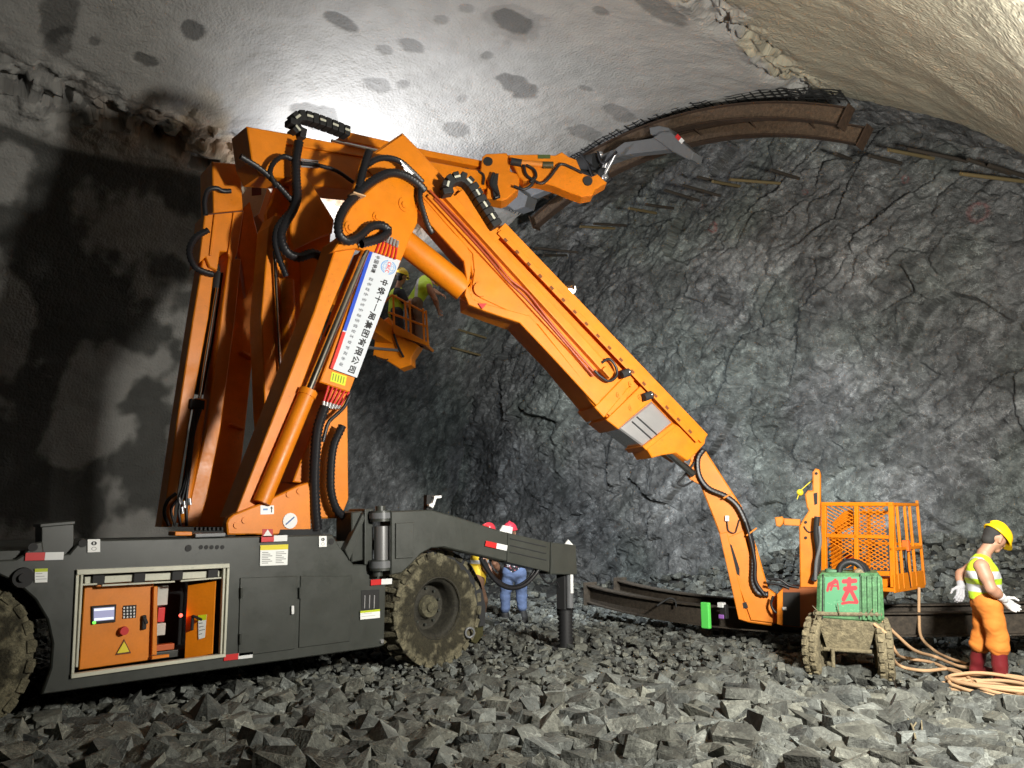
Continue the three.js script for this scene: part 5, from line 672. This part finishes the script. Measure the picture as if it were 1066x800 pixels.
{ // the man walking right, head down
  const z0 = 7.35, j = (x, y, dz = 0) => atDepth(x, y, z0 + dz), f = RT.clone().multiplyScalar(0.98).addScaledVector(FW, 0.1).normalize();
  const J = { head: j(1035.5, 562), neck: j(1025, 576), shR: j(1022, 590, -0.17), shL: j(1021, 588, 0.17), elR: j(1032, 613, -0.24), wrR: j(1045, 624, -0.2), elL: j(1001, 598, 0.2), wrL: j(1000.5, 611, 0.12), hipR: j(1030, 629, -0.09), hipL: j(1026, 629, 0.09), kneR: j(1039, 664, -0.1), kneL: j(1022, 663, 0.14), ankR: j(1042, 703, -0.1), ankL: j(1017, 694, 0.24) };
  const yB = (y) => j(1022, y).y, s1 = yB(598), s2 = yB(612);
  person('worker in yellow helmet, lime vest, orange trousers and red boots walking right', J, { face: f.clone().add(V(0, -0.35, 0)).normalize(), toe: f, res: 104, helmet: std(C(0.86, 0.55, 0.01), 0.38), hair: std(C(0.018, 0.017, 0.016), 0.8), gloves: [std(C(0.5, 0.5, 0.5), 0.9), std(C(0.3, 0.3, 0.32), 0.85)], vest: (p) => { const w = Math.abs(p.y - s1) < 0.034 || Math.abs(p.y - s2) < 0.036; const front = p.clone().sub(j(1036, 600)).dot(RT); const strap = p.y > s1 && Math.abs(front + 0.19 + (p.y - s1) * 0.1) < 0.02; return w || strap ? silver : limeV; }, vestCut: (p) => yB(624) - p.y, trousers: std(C(0.6, 0.19, 0.025), 0.85), cuff: 0.22, cuffR: 0.098, boots: std(C(0.16, 0.018, 0.022), 0.3), bootTop: 0.1, palmR: FW.clone().negate(), palmL: FW, tilt: 0.34, tip: 0.012 }); }
{ // the man in jeans with his back turned, behind the outrigger
  const z0 = 12.0, j = (x, y, dz = 0) => atDepth(x, y, z0 + dz), f = FW.clone().addScaledVector(RT, 0.3).normalize();
  const J = { head: j(531, 555), neck: j(531, 562, -0.03), shR: j(545, 569), shL: j(518, 569), elR: j(549, 586, 0.1), wrR: j(541, 595, 0.25), elL: j(515, 586, 0.1), wrL: j(521, 596, 0.25), hipR: j(541, 597), hipL: j(529, 597), kneR: j(543, 622, 0.05), kneL: j(526, 622, 0), ankR: j(545, 645), ankL: j(526, 647) };
  const dots = print(128, 128, (c) => { c.fillStyle = '#1c1d22'; c.fillRect(0, 0, 128, 128); for (let i = 0; i < 70; i++) { c.fillStyle = ['#c9c2c8', '#8d4c58', '#a9a9a0'][i % 3]; c.beginPath(); c.arc(128 * hsh(i, 1, 5), 128 * hsh(i, 2, 5), 4, 0, 7); c.fill(); } }); dots.map.wrapS = dots.map.wrapT = THREE.RepeatWrapping; dots.map.repeat.set(3, 3); dots.roughness = 0.85;
  person('man in red helmet, dotted shirt and rolled jeans with his back turned', J, { face: f, helmet: std(C(0.55, 0.03, 0.05), 0.4), shirt: dots, trousers: std(C(0.09, 0.13, 0.24), 0.9), cuff: 0.45, cuffR: 0.08, boots: M.black, bootTop: 0.9, hair: M.black, scale: 0.98, tilt: -0.05 }); }
{ // the one half hidden behind the front wheel
  const z0 = 12.3, j = (x, y, dz = 0) => atDepth(x, y, z0 + dz), f = RT.clone().multiplyScalar(0.8).addScaledVector(FW, 0.6).normalize();
  const J = { head: j(507, 556), neck: j(503, 566), shR: j(500, 575, -0.16), shL: j(500, 574, 0.16), elR: j(506, 592, -0.18), wrR: j(513, 600, -0.1), elL: j(508, 592, 0.2), wrL: j(515, 598, 0.15), hipR: j(496, 605, -0.09), hipL: j(497, 605, 0.09), kneR: j(502, 626, -0.1), kneL: j(499, 626, 0.1), ankR: j(500, 648, -0.1), ankL: j(498, 647, 0.12) };
  const s1 = j(500, 585).y; person('person in red helmet and yellow vest half hidden behind the front wheel', J, { face: f, helmet: std(C(0.5, 0.03, 0.04), 0.4), vest: (p) => (Math.abs(p.y - s1) < 0.03 ? silver : [0.75, 0.5, 0.03]), trousers: std(C(0.12, 0.06, 0.03), 0.9), boots: M.black, hair: M.black }); }
{ // two in the rear cage
  const z0 = 13.35, mk = (lab, J, o) => person(lab, J, { helmet: std(C(0.8, 0.55, 0.02), 0.4), trousers: std(C(0.03, 0.03, 0.035), 0.9), boots: M.black, hair: M.black, res: 64, ...o }), j = (x, y, dz = 0) => atDepth(x, y, z0 + dz), f1 = RT.clone().multiplyScalar(0.5).addScaledVector(FW, 0.85).normalize();
  const foot = (J) => J;
  const JA = { head: j(418, 289), neck: j(415, 298), shR: j(417, 305, -0.15), shL: j(411, 304, 0.16), elR: j(424, 318, -0.2), wrR: j(430, 310, -0.05), elL: j(420, 316, 0.25), wrL: j(428, 308, 0.2), hipR: j(413, 326, -0.08), hipL: j(410, 326, 0.08), kneR: j(416, 344, -0.08), kneL: j(413, 344, 0.08), ankR: j(415, 362, -0.08), ankL: j(412, 361, 0.1) };
  mk('worker with yellow helmet and lime braces in the rear work cage', JA, { face: f1, shirt: std(C(0.02, 0.021, 0.025), 0.9), vest: (p) => (p.y > j(414, 312).y && p.y < j(414, 318).y ? silver : limeV), vestCut: (p) => { const u = p.clone().sub(j(414, 305)).dot(RT); return p.y > j(414, 310).y ? 0.06 - Math.abs(u) : -1; } });
  const JB = { head: j(450, 291, 0.1), neck: j(445, 294, 0.05), shR: j(446, 299, -0.12), shL: j(441, 290, 0.18), elR: j(453, 312, -0.1), wrR: j(456, 322, 0.0), elL: j(449, 302, 0.35), wrL: j(458, 306, 0.35), hipR: j(434, 316, -0.08), hipL: j(429, 314, 0.08), kneR: j(437, 336, -0.08), kneL: j(431, 336, 0.08), ankR: j(436, 357, -0.05), ankL: j(430, 356, 0.12) };
  mk('worker in lime vest leaning forward over the rear cage rail', JB, { face: RT.clone().add(V(0, -0.5, 0)).normalize(), vest: (p) => (Math.abs(p.clone().sub(j(437, 304)).dot(RT) + 0.05) < 0.03 ? silver : limeV), trousers: std(C(0.14, 0.09, 0.06), 0.9) }); }
// ---------------------------------------------------------------- tank on the mud caked cart
{ const z0 = 7.95, PK = new Plane(atDepth(887, 680, z0), -ray(887, 680).x, -ray(887, 680).z), c = (x, y, dz = 0) => PK.pt(x, y, -dz), base = c(887, 700).setY(0.02), t = thing('tank_cart', 'muddy two-wheeled cart carrying a green tank marked in red', 'cart', base), PT = new Plane(c(886, 660, -0.2), PK.n.x, PK.n.z);
  const tire = (x, y, n) => { const p = c(x, y), w = new THREE.Group(); w.name = 'wheel'; w.position.copy(p).sub(t.position); w.rotation.y = Math.atan2(PK.n.x, PK.n.z) + (n ? 0.03 : -0.3); t.add(w); const prof = [[0.17, 0.05], [0.2, 0.07], [0.27, 0.078], [0.305, 0.066], [0.318, 0.03], [0.318, -0.03], [0.305, -0.066], [0.27, -0.078], [0.2, -0.07], [0.17, -0.05]].map(([r, q]) => new THREE.Vector2(r, q)); const g = new THREE.LatheGeometry(prof.reverse(), 40); g.rotateZ(-Math.PI / 2); const q = g.attributes.position; for (let i = 0; i < q.count; i++) { const k = 1 + 0.035 * fbm(q.getX(i) * 12, q.getY(i) * 10, q.getZ(i) * 10, 2); q.setXYZ(i, q.getX(i) * (1 + 0.15 * n3(q.getY(i) * 9, q.getZ(i) * 9, 2)), q.getY(i) * k, q.getZ(i) * k); } g.computeVertexNormals(); const lug = []; for (let i = 0; i < 22; i++) for (const s of [-1, 1]) { const b = new RoundedBoxGeometry(0.05, 0.06, 0.03, 1, 0.008).toNonIndexed(); b.translate(s * 0.038, s * 0.02, 0.318); b.rotateX(i / 22 * Math.PI * 2); lug.push(b); }
    const add = (nm, gg, mm) => { const m = new THREE.Mesh(metreUV(gg), mm); m.name = nm; m.castShadow = m.receiveShadow = true; w.add(m); }; add('tyre', join(g, lug), M.mud); const d = new THREE.CylinderGeometry(0.18, 0.18, 0.07, 28); d.rotateZ(Math.PI / 2); add('rim', d, M.mud); const hb = new THREE.CylinderGeometry(0.05, 0.05, 0.13, 14); hb.rotateZ(Math.PI / 2); add('hub', hb, M.mud); };
  tire(853, 673, 0); tire(920, 679, 1);
  { const a = c(849, 639, -0.2), b = c(916, 640, -0.2), d = c(905, 678, -0.12), e = c(861, 675, -0.12), back = PK.n.clone().multiplyScalar(-0.55), A = [a, b, d, e], top = A.map((p) => p.clone()), bk = A.map((p) => p.clone().add(back)), pts = [...top, ...bk]; part(t, 'tub', toCreasedNormals(new ConvexGeometry(pts), 0.3), M.mud); part(t, 'tub_lip', [rod(a, b, 0.022), rod(a, a.clone().add(back), 0.022), rod(b, b.clone().add(back), 0.022)], M.mud); part(t, 'lower_rail', rod(c(858, 676, -0.15), c(908, 679, -0.15), 0.02), M.mud); part(t, 'prop', rod(c(867, 676, -0.18), c(868, 700, -0.18).setY(0.03), 0.018), M.mud); part(t, 'axle', rod(c(853, 673), c(920, 679), 0.028), M.mud); }
  const green = std(C(0.16, 0.43, 0.22), 0.55, 0, { map: mudTone }), tank = part(t, 'tank', [PT.shape([[851, 601], [855, 597], [914, 597], [919, 603], [921, 645], [916, 650], [855, 646], [850, 640]], 0.5, 0.0, 0.03)], green);
  for (const x of [898.5, 904, 909.5, 915]) part(tank, 'rib', PT.beam([x, 600], [x + 0.8, 646], 0.028, 0.03, 0.02), green); for (const x of [857, 895.5]) part(tank, 'strap', PT.beam([x, 598], [x - 0.6, 645], 0.012, 0.012, 0.008), M.dark); part(tank, 'lid', [rod(c(867, 599), c(867, 593), 0.075), rod(c(884, 600, 0.1), c(884, 595, 0.1), 0.1)], std(C(0.09, 0.2, 0.11), 0.7));
  const mark = print(256, 256, (q) => { q.fillStyle = '#528f67'; q.fillRect(0, 0, 256, 256); for (let i = 0; i < 60; i++) { q.fillStyle = i % 2 ? 'rgba(40,95,60,0.35)' : 'rgba(170,200,160,0.3)'; q.fillRect(256 * hsh(i, 3, 1), 150 + 106 * hsh(i, 3, 2), 18 * hsh(i, 3, 3), 5); } q.strokeStyle = '#a83238'; q.lineCap = 'round'; q.lineJoin = 'round'; const L = (w, ...p) => { q.lineWidth = w; q.beginPath(); p.forEach(([x, y], i) => (i ? q.lineTo(x, y) : q.moveTo(x, y))); q.stroke(); }; L(20, [20, 90], [30, 50], [60, 35], [78, 20]); L(18, [45, 85], [60, 45], [92, 30], [100, 80]); L(12, [30, 60], [95, 62]); L(30, [140, 30], [225, 26]); L(32, [182, 15], [178, 80], [140, 150]); L(32, [150, 80], [225, 74]); L(28, [190, 85], [236, 168]); L(18, [130, 178], [180, 170], [236, 172]); });
  decal(tank, 'paint_mark', PT, [[859, 601], [895, 601], [895, 641], [858.5, 641]], 0.012, mark, 'red brushed strokes on the green tank');
  part(t, 'hose_coil', [...[0, 1, 2].map((k) => new THREE.TorusGeometry(0.11 + 0.015 * k, 0.03, 8, 24).rotateX(0.25 * k).rotateY(YAW - 0.4).translate(...c(886 + k, 597, -0.05 + 0.06 * k).toArray()))], M.rubber); part(t, 'cloth_lump', skinMesh([[c(894, 597, -0.12), 0.045, c(898, 599, -0.12), 0.035]], 0.02, 28, 0.01), M.mud);
  part(t, 'straw', [[[851, 636], [846, 631]], [[850, 640], [846, 652]], [[874, 640], [872, 628]], [[903, 642], [909, 634]]].map(([a, b]) => rod(c(...a, -0.24), c(...b, -0.26), 0.006, 0.004, 5)), M.mud, { kind: 'stuff' }); }
// ---------------------------------------------------------------- hoses and the coil on the floor
const gnd = (x, y, h = 0.03) => { const p = atY(x, y, 0.05); return p.setY(floorY(p.x, -p.z) + 0.11 + h); };
for (const [q, lab] of [[[atDepth(905, 646, 7.8), atDepth(918, 648, 7.75), atDepth(932, 660, 7.8), atDepth(950, 676, 7.9), gnd(975, 692), gnd(1000, 700), gnd(1024, 705)], 'tan hose looping highest from the green tank to the worker'], [[atDepth(908, 648, 7.78), atDepth(922, 658, 7.7), atDepth(932, 678, 7.7), gnd(946, 694), gnd(968, 697), gnd(985, 703), gnd(1010, 714)], 'tan hose hanging between the other two behind the right cart wheel'], [[atDepth(910, 650, 7.7), atDepth(926, 664, 7.6), atDepth(929, 684, 7.6), gnd(940, 703), gnd(962, 706), gnd(990, 704), gnd(1016, 719)], 'tan hose lying lowest beside the right cart wheel'], [[atDepth(957, 612, 8.9), atDepth(957, 640, 8.9), atDepth(960, 665, 8.7), gnd(972, 684), gnd(988, 692), gnd(1008, 698)], 'tan hose hanging straight down from the work cage']]) solo('tan_hose', hose(q, 0.017, 60, 6), M.rope, lab, 'hose', 'tan hoses');
{ const p = gnd(1046, 723, -0.02), gs = []; for (let k = 0; k < 7; k++) { const r = rr(0.24, 0.42), ox = rr(-0.12, 0.14), oz = rr(-0.1, 0.1), pts = []; for (let i = 0; i <= 14; i++) { const a = i / 14 * 6.6 + k; pts.push(V(p.x + ox + r * (1 + 0.1 * Math.sin(3 * a + k)) * Math.cos(a), p.y + 0.03 + k * 0.01 + 0.012 * Math.sin(2 * a + k), p.z + oz + r * 0.8 * Math.sin(a))); } gs.push(hose(pts, 0.016, 60, 6)); } solo('coiled_hose', gs, M.rope, 'tangled coil of tan hose on the rubble at the worker\'s boots', 'hose'); }
solo('black_cable', hose([gnd(930, 716), gnd(934, 730), gnd(928, 750), gnd(936, 768), gnd(945, 785), gnd(955, 800)], 0.008, 50, 5), M.hose, 'thin black cable running over the rocks in front of the cart', 'cable');
solo('dry_twig', [hose([gnd(947, 768, 0.08), gnd(952, 776, 0.1), gnd(955, 790, 0.07)], 0.007, 16, 5), hose([gnd(952, 776, 0.1), gnd(960, 772, 0.12), gnd(962, 782, 0.08)], 0.006, 12, 5)], M.mud, 'dry pale twig among the foreground rocks', 'twig');
// ---------------------------------------------------------------- work lights
function floodMast(x, D, h, aim, power, label) {
  const t = thing('floodlight_mast', label, 'floodlight', V(x, floorY(x, D), -D)), y0 = floorY(x, D), P = V(x, h, -D), dir = aim.clone().sub(P).normalize();
  part(t, 'pole', rod(V(x, y0 + 0.3, -D), V(x, h, -D), 0.03), M.greyLight);
  for (let k = 0; k < 3; k++) { const a = k * 2.094 + 0.4; part(t, 'leg', rod(V(x, y0 + 0.9, -D), V(x + 0.55 * Math.cos(a), y0, -D + 0.55 * Math.sin(a)), 0.018), M.greyLight); }
  const head = part(t, 'lamp_housing', bar(P.clone().addScaledVector(dir, -0.12), P.clone().addScaledVector(dir, 0.06), 0.62, 0.46, V(0, 1, 0), 0.01), M.dark);
  const g = new THREE.PlaneGeometry(0.56, 0.4); const m = new THREE.Mesh(g, std(0x000000, 0.5, 0, { emissive: C(1, 0.97, 0.9), emissiveIntensity: 4 }));
  m.name = 'lamp_glass'; m.position.copy(P.clone().addScaledVector(dir, 0.066)).sub(t.position); m.lookAt(m.position.clone().add(dir)); t.add(m);
  const L = new THREE.RectAreaLight(C(1, 0.965, 0.89), power, 0.56, 0.4); L.name = 'flood_light'; L.position.copy(P).addScaledVector(dir, 0.09); L.lookAt(aim); scene.add(L); L.castShadow = true;
}
floodMast(-0.2, 4.5, 2.8, V(-7.6, 4.4, -10.5), LIGHT.mast, 'floodlight mast on a tripod by the right wall');
renderer.render(scene, camera);
